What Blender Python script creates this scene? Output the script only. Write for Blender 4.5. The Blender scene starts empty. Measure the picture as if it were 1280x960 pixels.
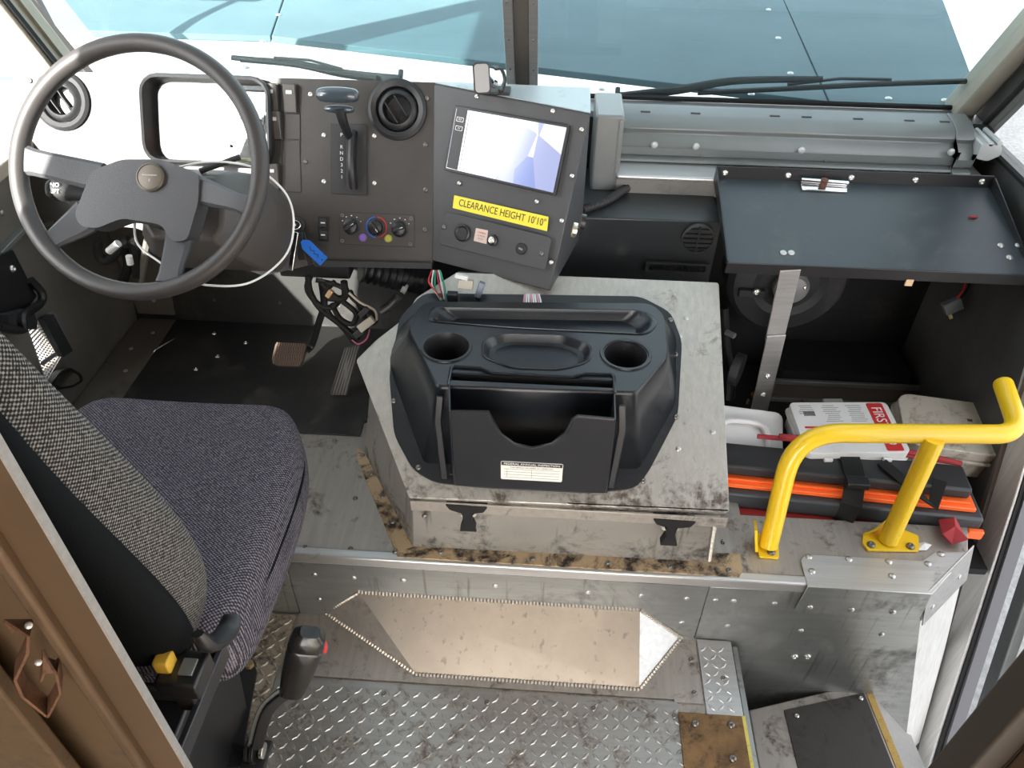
import bpy, bmesh, math, random
from mathutils import Vector as V, Matrix
from mathutils.geometry import tessellate_polygon
random.seed(7)
S = bpy.context.scene
COL = S.collection
# ---------------------------------------------------------------- camera
W0, H0, FPX = 1280.0, 960.0, 960.0
dY = V((79, -805, FPX)).normalized()
dn = V((-16, 1144, FPX)); dn -= dn.dot(dY) * dY; dn.normalize()
UPc = -dn; dX = dY.cross(UPc)
MC = Matrix((dX, dY, UPc))                      # camera (right, down, forward) -> world
CAM = V((0, 0, 1.6))
cd = bpy.data.cameras.new('camera'); cam = bpy.data.objects.new('camera', cd); COL.objects.link(cam)
cd.sensor_width = 36; cd.lens = 27; cd.clip_start = 0.02; cd.clip_end = 200
R3 = Matrix((MC.col[0], -MC.col[1], -MC.col[2])).transposed()
cam.matrix_world = Matrix.Translation(CAM) @ R3.to_4x4()
S.camera = cam
# ---------------------------------------------------------------- light
w = bpy.data.worlds.new('sky'); S.world = w; w.use_nodes = True
wn = w.node_tree; wn.nodes.clear()
wo = wn.nodes.new('ShaderNodeOutputWorld'); bg = wn.nodes.new('ShaderNodeBackground')
sk = wn.nodes.new('ShaderNodeTexSky'); sk.sky_type = 'NISHITA'; sk.sun_disc = False
sk.sun_elevation = math.radians(30); sk.sun_rotation = math.radians(209); sk.air_density = 1.0; sk.dust_density = 2.5; sk.ozone_density = 1.0
bg.inputs[1].default_value = 0.42
hs = wn.nodes.new('ShaderNodeHueSaturation'); hs.inputs['Saturation'].default_value = .14; wn.links.new(sk.outputs[0], hs.inputs['Color']); wn.links.new(hs.outputs[0], bg.inputs[0]); wn.links.new(bg.outputs[0], wo.inputs[0])
SUN_DIR = V((1.0, 1.8, -1.12)).normalized()      # travel direction of the sunlight
sl = bpy.data.lights.new('sun', 'SUN'); sl.energy = 14.0; sl.angle = math.radians(0.6); sl.color = (1.0, 0.95, 0.86)
so = bpy.data.objects.new('sun', sl); COL.objects.link(so)
so.rotation_euler = (-SUN_DIR).to_track_quat('Z', 'Y').to_euler(); so.location = (-6, -5, 9)
S.view_settings.view_transform = 'Standard'; S.view_settings.look = 'None'
S.view_settings.exposure = 1.13; S.view_settings.gamma = 1.0; S.view_settings.use_curve_mapping = False

# ---------------------------------------------------------------- pixel -> point helpers (on real planes)
def ray(px, py): return MC @ V((px - 640, py - 480, FPX))
def PZ(px, py, z): r = ray(px, py); return CAM + r * ((z - CAM.z) / r.z)
def PY(px, py, y): r = ray(px, py); return CAM + r * (y / r.y)
def PX(px, py, x): r = ray(px, py); return CAM + r * (x / r.x)
class Fr:                                         # a plane frame: origin, u, v, n
    def __init__(s, o, u, n):
        s.o = V(o); s.n = V(n).normalized(); u = V(u); s.u = (u - u.dot(s.n) * s.n).normalized(); s.v = s.n.cross(s.u)
    def at(s, a, b, h=0): return s.o + s.u * a + s.v * b + s.n * h
    def pp(s, px, py, h=0):
        r = ray(px, py); o = s.o + s.n * h
        return CAM + r * ((o - CAM).dot(s.n) / r.dot(s.n))
    def p2(s, px, py, h=0):
        d = s.pp(px, py, h) - s.o; return (d.dot(s.u), d.dot(s.v))
def cr(pts, n=8, closed=False):                   # Catmull-Rom
    P = [V(p) for p in pts]; out = []
    m = len(P)
    rng = range(m) if closed else range(m - 1)
    for i in rng:
        if closed: a, b, c, d = P[(i - 1) % m], P[i], P[(i + 1) % m], P[(i + 2) % m]
        else: a, b, c, d = P[max(i - 1, 0)], P[i], P[i + 1], P[min(i + 2, m - 1)]
        for k in range(n):
            t = k / n
            out.append(0.5 * ((2 * b) + (c - a) * t + (2 * a - 5 * b + 4 * c - d) * t * t + (3 * b - a - 3 * c + d) * t ** 3))
    if not closed: out.append(P[-1])
    return out
def rrect(w, h, r, n=4, cx=0, cy=0):
    o = []
    for sx, sy, a0 in ((1, 1, 0), (-1, 1, 90), (-1, -1, 180), (1, -1, 270)):
        for k in range(n + 1):
            a = math.radians(a0 + 90 * k / n); o.append((cx + sx * (w / 2 - r) + r * math.cos(a), cy + sy * (h / 2 - r) + r * math.sin(a)))
    return o
def circ(r, n=24, cx=0, cy=0, ry=None): return [(cx + r * math.cos(2 * math.pi * k / n), cy + (ry or r) * math.sin(2 * math.pi * k / n)) for k in range(n)]
def round2(pts, r, n=4):                          # round the corners of a 2-D polygon
    out = []; m = len(pts)
    for i in range(m):
        p = V(pts[i]).to_2d(); a = V(pts[i - 1]).to_2d(); b = V(pts[(i + 1) % m]).to_2d()
        rr = r[i] if isinstance(r, (list, tuple)) else r
        rr = min(rr, (a - p).length * .48, (b - p).length * .48)
        if rr < 1e-5: out.append((p.x, p.y)); continue
        s = p + (a - p).normalized() * rr; e = p + (b - p).normalized() * rr
        for k in range(n + 1):
            t = k / n; q = s * (1 - t) ** 2 + p * 2 * t * (1 - t) + e * t * t; out.append((q.x, q.y))
    return out

# ---------------------------------------------------------------- mesh builder
class B:
    def __init__(s): s.v = []; s.f = []
    def add(s, vs, fs):
        k = len(s.v); s.v += [V(x) for x in vs]; s.f += [tuple(k + i for i in f) for f in fs]; return s
    def hexa(s, b4, t4):                          # bottom quad, top quad (same winding)
        return s.add(list(b4) + list(t4), [(3, 2, 1, 0), (4, 5, 6, 7), (0, 1, 5, 4), (1, 2, 6, 5), (2, 3, 7, 6), (3, 0, 4, 7)])
    def box(s, x0, x1, y0, y1, z0, z1):
        return s.hexa([(x0, y0, z0), (x1, y0, z0), (x1, y1, z0), (x0, y1, z0)], [(x0, y0, z1), (x1, y0, z1), (x1, y1, z1), (x0, y1, z1)])
    def obox(s, F, cx, cy, w, h, z0, z1, ang=0, taper=1):
        c, n = math.cos(ang), math.sin(ang); q = []
        for z, k in ((z0, 1), (z1, taper)):
            for a, b in ((-1, -1), (1, -1), (1, 1), (-1, 1)):
                x, y = a * w / 2 * k, b * h / 2 * k
                q.append(F.at(cx + x * c - y * n, cy + x * n + y * c, z))
        return s.hexa(q[:4], q[4:])
    def plate(s, F, outer, holes=(), z0=0, z1=.003):
        loops = [list(outer)] + [list(h) for h in holes]
        flat = [p for l in loops for p in l]; n = len(flat)
        tris = tessellate_polygon([[V((p[0], p[1], 0)) for p in l] for l in loops])
        vs = [F.at(p[0], p[1], z1) for p in flat] + [F.at(p[0], p[1], z0) for p in flat]; fs = []
        for t in tris:
            a, b, c = [V((*flat[i], 0)) for i in t]
            if (b - a).cross(c - a).z < 0: t = (t[0], t[2], t[1])
            fs.append(tuple(t)); fs.append((t[2] + n, t[1] + n, t[0] + n))
        k = 0
        for li, l in enumerate(loops):
            m = len(l); ar = sum(l[i][0] * l[(i + 1) % m][1] - l[(i + 1) % m][0] * l[i][1] for i in range(m))
            fl = (ar > 0) == (li == 0)
            for i in range(m):
                a, b = k + i, k + (i + 1) % m
                fs.append((a, a + n, b + n, b) if fl else (b, b + n, a + n, a))
            k += m
        return s.add(vs, fs)
    def loft(s, rings, cap=True, closed=False):
        m = len(rings[0]); vs = [p for r in rings for p in r]; fs = []
        n = len(rings)
        for i in range(n if closed else n - 1):
            for j in range(m):
                a, b = i * m + j, i * m + (j + 1) % m; c, d = ((i + 1) % n) * m + (j + 1) % m, ((i + 1) % n) * m + j
                fs.append((a, b, c, d))
        if cap and not closed: fs.append(tuple(range(m))[::-1]); fs.append(tuple(range((n - 1) * m, n * m)))
        return s.add(vs, fs)
    def tube(s, pts, r, seg=10, closed=False, flat=None, up=None):
        P = [V(p) for p in pts]; n = len(P); rings = []
        t0 = (P[1] - P[0]).normalized(); nn = V(up) if up else (V((0, 0, 1)) if abs(t0.z) < .9 else V((1, 0, 0)))
        for i in range(n):
            if closed: t = (P[(i + 1) % n] - P[i - 1]).normalized()
            else: t = (P[min(i + 1, n - 1)] - P[max(i - 1, 0)]).normalized()
            nn = (nn - nn.dot(t) * t).normalized(); bb = t.cross(nn)
            rr = r(i / (n - 1)) if callable(r) else r
            ra, rb = (rr, rr) if flat is None else (rr, rr * flat)
            rings.append([P[i] + nn * (ra * math.cos(2 * math.pi * k / seg)) + bb * (rb * math.sin(2 * math.pi * k / seg)) for k in range(seg)])
        return s.loft(rings, not closed, closed)
    def cyl(s, p0, p1, r0, r1=None, seg=16): 
        r1 = r0 if r1 is None else r1
        return s.tube([p0, p1], lambda t: r0 + (r1 - r0) * t, seg)
    def strip(s, pts, w, t, up):                  # flat bar along a path
        P = [V(p) for p in pts]; rings = []; n = len(P)
        for i in range(n):
            d = (P[min(i + 1, n - 1)] - P[max(i - 1, 0)]).normalized(); u = V(up); u = (u - u.dot(d) * d).normalized(); b = d.cross(u)
            rings.append([P[i] + b * a * w / 2 + u * c * t / 2 for a, c in ((-1, -1), (1, -1), (1, 1), (-1, 1))])
        return s.loft(rings)
    def lathe(s, F, cx, cy, prof, seg=24, cap=True):   # prof: (r, h)
        rings = [[F.at(cx + r * math.cos(2 * math.pi * k / seg), cy + r * math.sin(2 * math.pi * k / seg), h) for k in range(seg)] for r, h in prof]
        return s.loft(rings, cap)
    def build(s, name, mat, parent=None, bev=0, smooth=35, sub=0, loc=None, fix=True, seg=2):
        me = bpy.data.meshes.new(name)
        root = parent
        while root is not None and root.parent is not None: root = root.parent
        if root is not None: L = root.location
        elif loc is not None: L = V(loc)
        else:
            xs = [v.x for v in s.v]; ys = [v.y for v in s.v]; zs = [v.z for v in s.v]
            L = V(((min(xs) + max(xs)) / 2, (min(ys) + max(ys)) / 2, min(zs)))
        me.from_pydata([v - L for v in s.v], [], s.f)
        if fix:
            bm = bmesh.new(); bm.from_mesh(me); bmesh.ops.recalc_face_normals(bm, faces=bm.faces); bm.to_mesh(me); bm.free()
        me.materials.append(mat)
        if smooth:
            for p in me.polygons: p.use_smooth = True
            if not sub: me.set_sharp_from_angle(angle=math.radians(smooth))
        o = bpy.data.objects.new(name, me); COL.objects.link(o)
        if root is None: o.location = L
        else: o.parent = parent
        if bev:
            m = o.modifiers.new('bevel', 'BEVEL'); m.width = bev; m.segments = seg; m.limit_method = 'ANGLE'; m.angle_limit = math.radians(35); m.harden_normals = False
        if sub: m = o.modifiers.new('sub', 'SUBSURF'); m.levels = sub; m.render_levels = sub
        return o
def thing(name, label, cat, loc=(0, 0, 0), group=None):
    o = bpy.data.objects.new(name, None); o.empty_display_size = .05; COL.objects.link(o); o.location = V(loc)
    return tag(o, label, cat, group)
def tag(o, label, cat, group=None):
    o['label'] = label; o['category'] = cat
    if group: o['group'] = group
    return o
def struct(o): o['kind'] = 'structure'; return o
def rootloc(p):
    while p.parent is not None: p = p.parent
    return p.location
def put(name, me, parent, p, n, spin=0, sc=1):
    o = bpy.data.objects.new(name, me); COL.objects.link(o); o.parent = parent
    o.location = V(p) - rootloc(parent)
    o.rotation_mode = 'QUATERNION'; o.rotation_quaternion = V(n).to_track_quat('Z', 'Y') @ Matrix.Rotation(spin, 3, 'Z').to_quaternion(); o.scale = (sc,) * 3
    return o
def text(s, F, cx, cy, size, mat, parent, ang=0, h=.001, xs=1, name='lettering', ext=.0002):
    c = bpy.data.curves.new('t', 'FONT'); c.body = s; c.size = size; c.align_x = 'CENTER'; c.align_y = 'CENTER'; c.extrude = ext; c.resolution_u = 3
    t = bpy.data.objects.new('t', c); COL.objects.link(t)
    me = bpy.data.meshes.new_from_object(t.evaluated_get(bpy.context.evaluated_depsgraph_get())); bpy.data.objects.remove(t)
    L = rootloc(parent); ca, sa = math.cos(ang), math.sin(ang)
    for v in me.vertices:
        x, y = v.co.x * xs, v.co.y; v.co = F.at(cx + x * ca - y * sa, cy + x * sa + y * ca, h + v.co.z) - L
    me.materials.clear(); me.materials.append(mat)
    o = bpy.data.objects.new(name, me); COL.objects.link(o); o.parent = parent; return o

# ---------------------------------------------------------------- materials
def mat(name, col, rough=.5, metal=0, bump=0, bscale=200, dirt=0, dcol=(.03, .022, .015), dscale=8, dthr=.55, var=0, vscale=6, brush=None, coat=0, spec=.5, streak=0, emit=None, dsoft=.12, distort=.6, mrough=0, col2=None, zone=None):
    m = bpy.data.materials.new(name); m.use_nodes = True; t = m.node_tree; N = t.nodes; L = t.links
    b = N['Principled BSDF']; b.inputs['Roughness'].default_value = rough; b.inputs['Metallic'].default_value = metal
    b.inputs['Base Color'].default_value = (*col, 1); b.inputs['Coat Weight'].default_value = coat; b.inputs['Specular IOR Level'].default_value = spec
    tc = N.new('ShaderNodeTexCoord'); co = tc.outputs['Object']
    cur = None
    def noise(sc, det=4, rough_=.6, vec=None, dist=0):
        n = N.new('ShaderNodeTexNoise'); n.inputs['Scale'].default_value = sc; n.inputs['Detail'].default_value = det; n.inputs['Roughness'].default_value = rough_; n.inputs['Distortion'].default_value = dist
        L.new(vec or co, n.inputs['Vector']); return n.outputs[0]
    def ramp(x, a, b_):
        r = N.new('ShaderNodeMapRange'); r.inputs[1].default_value = a; r.inputs[2].default_value = b_; L.new(x, r.inputs[0]); return r.outputs[0]
    def mix(fac, a, b_):
        x = N.new('ShaderNodeMix'); x.data_type = 'RGBA'
        L.new(fac, x.inputs[0])
        for i, q in ((6, a), (7, b_)):
            if isinstance(q, tuple): x.inputs[i].default_value = (*q, 1)
            else: L.new(q, x.inputs[i])
        return x.outputs[2]
    base = tuple(col)
    if var:
        c2 = col2 or tuple(max(0, c * (1 - var)) for c in col)
        cur = mix(ramp(noise(vscale, 5, .65, dist=.3), .35, .65), base, c2)
    if brush:
        mp = N.new('ShaderNodeMapping'); mp.inputs['Scale'].default_value = brush; L.new(co, mp.inputs[0])
        bn = noise(1.0, 4, .7, mp.outputs[0])
        cur = mix(ramp(bn, .25, .8), cur or base, tuple(c * .72 for c in col))
    rg = None
    if dirt:
        dn_ = noise(dscale, 6, .7, dist=distort); 
        if zone:
            sx = N.new('ShaderNodeSeparateXYZ'); L.new(co, sx.inputs[0]); zr = ramp(sx.outputs[zone[0]], zone[1], zone[2]); za = N.new('ShaderNodeMath'); za.operation = 'MULTIPLY_ADD'
            L.new(zr, za.inputs[0]); za.inputs[1].default_value = zone[3]; L.new(dn_, za.inputs[2]); dn_ = za.outputs[0]
        dm = ramp(dn_, dthr, dthr + dsoft)
        fine = ramp(noise(dscale * 6, 3, .6), .3, .6)
        mu = N.new('ShaderNodeMath'); mu.operation = 'MULTIPLY'; L.new(dm, mu.inputs[0]); L.new(fine, mu.inputs[1])
        mu2 = N.new('ShaderNodeMath'); mu2.operation = 'MULTIPLY'; L.new(mu.outputs[0], mu2.inputs[0]); mu2.inputs[1].default_value = dirt
        cur = mix(mu2.outputs[0], cur or base, tuple(dcol)); rg = mu2.outputs[0]
    if streak:
        mp = N.new('ShaderNodeMapping'); mp.inputs['Scale'].default_value = (60, 60, 4); L.new(co, mp.inputs[0])
        sm = ramp(noise(1, 3, .5, mp.outputs[0]), .62, .72)
        mu3 = N.new('ShaderNodeMath'); mu3.operation = 'MULTIPLY'; L.new(sm, mu3.inputs[0]); mu3.inputs[1].default_value = streak
        cur = mix(mu3.outputs[0], cur or base, tuple(dcol))
    if cur is not None: L.new(cur, b.inputs['Base Color'])
    if rg is not None or mrough:
        rr = N.new('ShaderNodeMath'); rr.operation = 'MULTIPLY_ADD'; 
        src = rg if rg is not None else noise(vscale * 2)
        L.new(src, rr.inputs[0]); rr.inputs[1].default_value = (.85 - rough) if rg is not None else mrough; rr.inputs[2].default_value = rough; rr.use_clamp = True
        L.new(rr.outputs[0], b.inputs['Roughness'])
        if metal and rg is not None:
            mm = N.new('ShaderNodeMath'); mm.operation = 'MULTIPLY_ADD'; L.new(rg, mm.inputs[0]); mm.inputs[1].default_value = -metal; mm.inputs[2].default_value = metal; L.new(mm.outputs[0], b.inputs['Metallic'])
    if bump:
        bn = N.new('ShaderNodeBump'); bn.inputs['Strength'].default_value = bump; bn.inputs['Distance'].default_value = .002
        L.new(noise(bscale, 3), bn.inputs['Height']); L.new(bn.outputs[0], b.inputs['Normal'])
    if emit: b.inputs['Emission Color'].default_value = (*emit[0], 1); b.inputs['Emission Strength'].default_value = emit[1]
    return m
def fabric(name, c1, c2, sc, ax=(0, 1)):
    m = bpy.data.materials.new(name); m.use_nodes = True; t = m.node_tree; N = t.nodes; L = t.links; b = N['Principled BSDF']
    b.inputs['Roughness'].default_value = .95; b.inputs['Specular IOR Level'].default_value = .15
    tc = N.new('ShaderNodeTexCoord'); sp = N.new('ShaderNodeSeparateXYZ'); L.new(tc.outputs['Object'], sp.inputs[0])
    def mth(op, a, b_=None):
        q = N.new('ShaderNodeMath'); q.operation = op
        for i, x in enumerate((a, b_)):
            if x is None: continue
            if isinstance(x, (int, float)): q.inputs[i].default_value = x
            else: L.new(x, q.inputs[i])
        return q.outputs[0]
    s1 = mth('SINE', mth('MULTIPLY', sp.outputs[ax[0]], sc * 1.0)); s2 = mth('SINE', mth('MULTIPLY', sp.outputs[ax[1]], sc * 1.25))
    pr = mth('ADD', mth('MULTIPLY', s1, s2), 0)
    no = N.new('ShaderNodeTexNoise'); no.inputs['Scale'].default_value = 260; L.new(tc.outputs['Object'], no.inputs['Vector'])
    tot = mth('ADD', pr, mth('MULTIPLY', mth('SUBTRACT', no.outputs[0], .5), 2.2))
    mr = N.new('ShaderNodeMapRange'); mr.inputs[1].default_value = -.2; mr.inputs[2].default_value = .9; L.new(tot, mr.inputs[0])
    x = N.new('ShaderNodeMix'); x.data_type = 'RGBA'; x.inputs[6].default_value = (*c1, 1); x.inputs[7].default_value = (*c2, 1); L.new(mr.outputs[0], x.inputs[0]); L.new(x.outputs[2], b.inputs['Base Color'])
    bn = N.new('ShaderNodeBump'); bn.inputs['Strength'].default_value = .5; bn.inputs['Distance'].default_value = .0015; L.new(tot, bn.inputs['Height']); L.new(bn.outputs[0], b.inputs['Normal'])
    return m
def glass(name, tint, rough=.02, refl=.08):
    m = bpy.data.materials.new(name); m.use_nodes = True; t = m.node_tree; N = t.nodes; L = t.links; N.clear()
    o = N.new('ShaderNodeOutputMaterial'); mx = N.new('ShaderNodeMixShader'); tr = N.new('ShaderNodeBsdfTransparent'); gl = N.new('ShaderNodeBsdfGlossy'); fr = N.new('ShaderNodeFresnel')
    ge = N.new('ShaderNodeNewGeometry'); io = N.new('ShaderNodeMapRange'); io.inputs[3].default_value = 1.45; io.inputs[4].default_value = 1 / 1.45; L.new(ge.outputs['Backfacing'], io.inputs[0]); L.new(io.outputs[0], fr.inputs[0]); tr.inputs[0].default_value = (*tint, 1); gl.inputs['Roughness'].default_value = rough
    L.new(fr.outputs[0], mx.inputs[0]); L.new(tr.outputs[0], mx.inputs[1]); L.new(gl.outputs[0], mx.inputs[2]); L.new(mx.outputs[0], o.inputs[0]); return m

ALU = mat('aluminium_clean', (.62, .61, .60), .38, .75, bump=.05, bscale=300, brush=(4, 90, 90), dirt=.5, dscale=14, dthr=.62)
ALUB = mat('aluminium_daylit', (.80, .79, .77), .45, .35, bump=.05, brush=(90, 90, 5), dirt=.3, dscale=18, dthr=.62)  # doorway daylight put into the colour, lighter than the other aluminium
ALUD = mat('aluminium_dirty', (.46, .42, .38), .42, .6, bump=.08, bscale=250, brush=(60, 4, 60), dirt=.95, dscale=12, dthr=.535, dcol=(.05, .035, .025))
ALUG = mat('aluminium_grimy', (.45, .33, .20), .6, .2, bump=.2, bscale=180, dirt=1, distort=1.6, dscale=7, dthr=.45, dcol=(.02, .015, .012), dsoft=.08)
ALUR = mat('aluminium_riser', (.36, .37, .36), .36, .75, brush=(5, 5, 60), dirt=.7, dscale=5, dthr=.52, dcol=(.06, .05, .045), streak=.5)
ALUW = mat('aluminium_wedge', (.54, .49, .43), .3, .8, var=.15, vscale=10, dirt=.8, dscale=20, dthr=.66, dcol=(.05, .035, .025), streak=.35)
PLATEM = mat('checker_metal', (.42, .40, .38), .36, .7, dirt=.85, dscale=16, dthr=.50, dcol=(.08, .06, .045), brush=(5, 60, 5))
PLATED = mat('checker_metal_worn', (.42, .36, .29), .5, .5, dirt=.95, dscale=18, dthr=.45, dcol=(.04, .03, .02))
RIV = mat('rivet_metal', (.55, .54, .52), .35, .85)
STEEL = mat('zinc_steel', (.75, .73, .70), .25, .9)
WELD = mat('weld_metal', (.42, .38, .33), .4, .7, bump=.5, bscale=150)
GREYP = mat('grey_paint', (.22, .23, .23), .42, .25, var=.2, vscale=5, bump=.05)
GREYD = mat('grey_paint_wall', (.20, .185, .165), .5, .2, var=.3, vscale=4)
TAN = mat('tan_metal', (.165, .105, .062), .38, .55, brush=(3, 40, 3), dirt=.4, dscale=9, dthr=.6)
TAND = mat('tan_metal_dark', (.12, .075, .04), .5, .4, dirt=.5, dscale=8, dthr=.5)
PILM = mat('pillar_paint', (.50, .46, .38), .4, .3, var=.15)
BLK = mat('black_plastic', (.016, .016, .018), .38, bump=.12, bscale=500)
BLKM = mat('black_plastic_matt', (.022, .022, .024), .6, bump=.15, bscale=400, dirt=.25, dcol=(.10, .09, .08), dscale=9, dthr=.55)
CONS = mat('console_plastic', (.011, .013, .017), .30, bump=.1, bscale=350, dirt=.3, dcol=(.06, .055, .05), dscale=12, dthr=.57)
DASHM = mat('dash_vinyl', (.046, .041, .038), .48, bump=.2, bscale=450, var=.2, vscale=8)
PODM = mat('pod_paint', (.062, .062, .066), .5, bump=.2, bscale=500, dirt=.3, dscale=15, dthr=.62, dcol=(.03, .03, .03))
WHEELM = mat('wheel_rubber', (.05, .046, .046), .42, bump=.25, bscale=700)
HUBM = mat('hub_plastic', (.064, .065, .072), .5, bump=.3, bscale=600)
RUB = mat('rubber_mat', (.014, .014, .014), .5, bump=.2, bscale=60, dirt=.5, dcol=(.07, .06, .05), dscale=7, dthr=.5)
RUBB = mat('rubber', (.013, .013, .013), .6, spec=.25)
TRAYM = mat('tray_paint', (.035, .045, .052), .34, bump=.06, bscale=300, dirt=.35, dcol=(.10, .11, .11), dscale=7, dthr=.52)
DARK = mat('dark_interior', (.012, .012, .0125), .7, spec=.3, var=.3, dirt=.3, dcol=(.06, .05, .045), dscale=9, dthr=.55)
YEL = mat('yellow_paint', (.85, .55, .015), .33, dirt=.85, dscale=16, dthr=.66, dcol=(.12, .07, .02), coat=.3)
YELS = mat('yellow_sticker', (.85, .72, .05), .45)
WHT = mat('white_plastic', (.72, .72, .72), .4, dirt=.2, dscale=10, dthr=.6, dcol=(.25, .22, .18))
WHTD = mat('white_plastic_dirty', (.55, .51, .44), .5, dirt=.7, dscale=14, dthr=.5, dcol=(.16, .11, .07))
LABW = mat('label_white', (.75, .74, .70), .6)
INK = mat('ink_black', (.02, .02, .02), .6); INKW = mat('ink_white', (.75, .75, .75), .6); INKG = mat('ink_grey', (.3, .3, .3), .6)
RED = mat('red_paint', (.55, .03, .03), .5); REDC = mat('red_cloth', (.38, .03, .04), .8, var=.3, bump=.3, bscale=100)
ORA = mat('orange_plastic', (.95, .14, .02), .45); ORL = mat('gauge_orange', (.9, .25, .08), .5)
BLUE = mat('blue_tag', (.02, .16, .65), .4)
GRIT = mat('grit_tape', (.22, .125, .05), .85, bump=1, bscale=350, dirt=.9, dscale=20, dthr=.5, dcol=(.04, .025, .015), var=.4, vscale=30)
GRITD = mat('grit_tape_dark', (.055, .05, .045), .8, bump=1, bscale=300, dirt=.7, dscale=12, dthr=.5, dcol=(.02, .018, .015))
GRITY = mat('grit_tape_yellow', (.50, .33, .10), .85, bump=1, bscale=300, dirt=.8, dscale=25, dthr=.5, dcol=(.12, .07, .03))
FAB = fabric('seat_tweed', (.028, .025, .033), (.23, .215, .25), 950, (0, 1))
FABB = fabric('bolster_tweed', (.02, .018, .018), (.30, .28, .26), 950, (1, 2))
SHELL = mat('seat_shell', (.006, .007, .008), .9, bump=.2, bscale=250, spec=.12)
HOOD = mat('hood_shade_tint', (.11, .165, .185), .75, spec=.2, var=.12, vscale=3)  # blue of the sky-lit shade is put into the hood colour
ASPH = mat('asphalt', (.36, .36, .36), .9, bump=1, bscale=30, var=.35, vscale=45, dirt=.3, dscale=3, dcol=(.2, .2, .2))
GLS = glass('windshield_glass', (.80, .88, .895)); GLC = glass('clear_glass', (.96, .97, .97))
CLEARP = mat('clear_plastic', (.55, .55, .58), .15)
RUST = mat('rusty_iron', (.16, .075, .04), .6, .4, dirt=.7, dscale=40, dthr=.45, dcol=(.04, .02, .01))
CHROME = mat('chrome', (.8, .8, .8), .12, 1)
COPW = mat('wire_copper', (.55, .35, .2), .4, .5); GRN = mat('green_plastic', (.02, .35, .22), .5); PUR = mat('purple_button', (.22, .12, .42), .4); AMB = mat('amber_light', (.85, .35, .02), .4)
BROWN = mat('dry_debris', (.16, .09, .05), .9, var=.4, bump=.5)

# shared fastener meshes
def fast(name, r, h, m, dimple=True):
    F0 = Fr((0, 0, 0), (1, 0, 0), (0, 0, 1)); b = B()
    b.lathe(F0, 0, 0, [(r * 1.0, -.0005), (r, h * .25), (r * .85, h * .7), (r * .5, h)] + ([(r * .42, h), (r * .35, h * .35)] if dimple else [(r * .15, h * 1.08)]), 12)
    me = bpy.data.meshes.new(name); me.from_pydata(b.v, [], b.f)
    bm = bmesh.new(); bm.from_mesh(me); bmesh.ops.recalc_face_normals(bm, faces=bm.faces); bm.to_mesh(me); bm.free()
    for p in me.polygons: p.use_smooth = True
    me.materials.append(m); return me
ME_RIV = fast('rivet_mesh', .0065, .003, RIV, False); ME_SCR = fast('screw_mesh', .0062, .004, STEEL); ME_SCD = fast('dark_screw_mesh', .0062, .0035, mat('dark_steel', (.2, .19, .18), .4, .8)); ME_CAP = fast('cap_mesh', .009, .004, mat('cap_grey', (.45, .47, .47), .4, .3), False)
def rivets(parent, pts, n, me=None, name='rivet', sc=1):
    for i, p in enumerate(pts): put(name, me or ME_RIV, parent, p, n, spin=i * 1.3, sc=sc)
def lin(a, b, n): a = V(a); b = V(b); return [a.lerp(b, i / (n - 1)) for i in range(n)]

# ================================================================ LARGE STRUCTURE
XL, XR = -1.25, 1.10; YS = 1.017; ZP = .23
UPF = Fr((0, 0, 0), (1, 0, 0), (0, 0, 1))          # z=0 frame
# ground outside
struct(B().box(-14, 14, -12, 16, -.75, -.70).build('ground', ASPH))
# cab floor
fl = struct(B().box(XL, .460, -.9, 1.03, -.06, -.004).build('floor', ALUD, loc=(0, 0, -.06)))
# platform
pl = B(); pl.plate(UPF, [(XL, YS), (.83, YS), (.957, 1.127), (.985, 1.20), (.47, 1.20), (.47, 1.95), (XL, 1.95)], z0=ZP - .012, z1=ZP)
plat = struct(pl.build('floor_platform', ALUD, loc=(0, 1.4, .2), bev=.002))
# E: continue
# main smooth sheet between checker plate and riser
sh = thing('floor_sheet', 'smooth scratched aluminium floor sheet under the welded wedge, in front of the step riser', 'floor panel', (-.08, .94, 0))
b = B(); b.plate(UPF, [(-.553, .862), (.317, .862), (.317, .856), (.380, .856), (.380, YS), (-.553, YS)], z0=-.004, z1=.0012); b.build('sheet', ALUD, sh)
rivets(sh, [PZ(864, 825, .001), PZ(868, 866, .001)], (0, 0, 1), ME_SCD, 'screw')
# walls
def yz(F, pts): return [F.p2(*p) for p in pts]
WL = Fr((XL, 0, 0), (0, 1, 0), (1, 0, 0))           # u=+y, v = n x u = +z
RK = .70                                             # windshield rake dy/dz
def wy(z): return 2.09 - RK * (z - .88)
b = B(); sill = .86
outer = [(-.9, -.06), (2.0, -.06), (2.05, .9), (wy(1.95) + .0, 1.95), (wy(2.15), 2.2), (wy(2.15), 2.6), (-.9, 2.6)]
hole = [(.60, sill), (wy(sill) - .16, sill), (wy(1.95) - .10, 1.97), (.60, 1.97)]
b.plate(WL, outer, [hole, [WL.p2(*p) for p in ((29, 395), (38, 391), (73, 446), (57, 473))]], z0=-.03, z1=0); wl = struct(b.build('wall_left', GREYD, loc=(XL, .6, -.06)))
# left window: frame trims and pane
b = B(); b.plate(WL, [(h[0], h[1]) for h in hole], z0=-.018, z1=-.014); struct(b.build('window_2', GLC))
b = B(); b.box(XL - .03, XL + .02, .9, 2.0, sill - .03, sill + .002); struct(b.build('trim_1', PILM, bev=.004))
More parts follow.
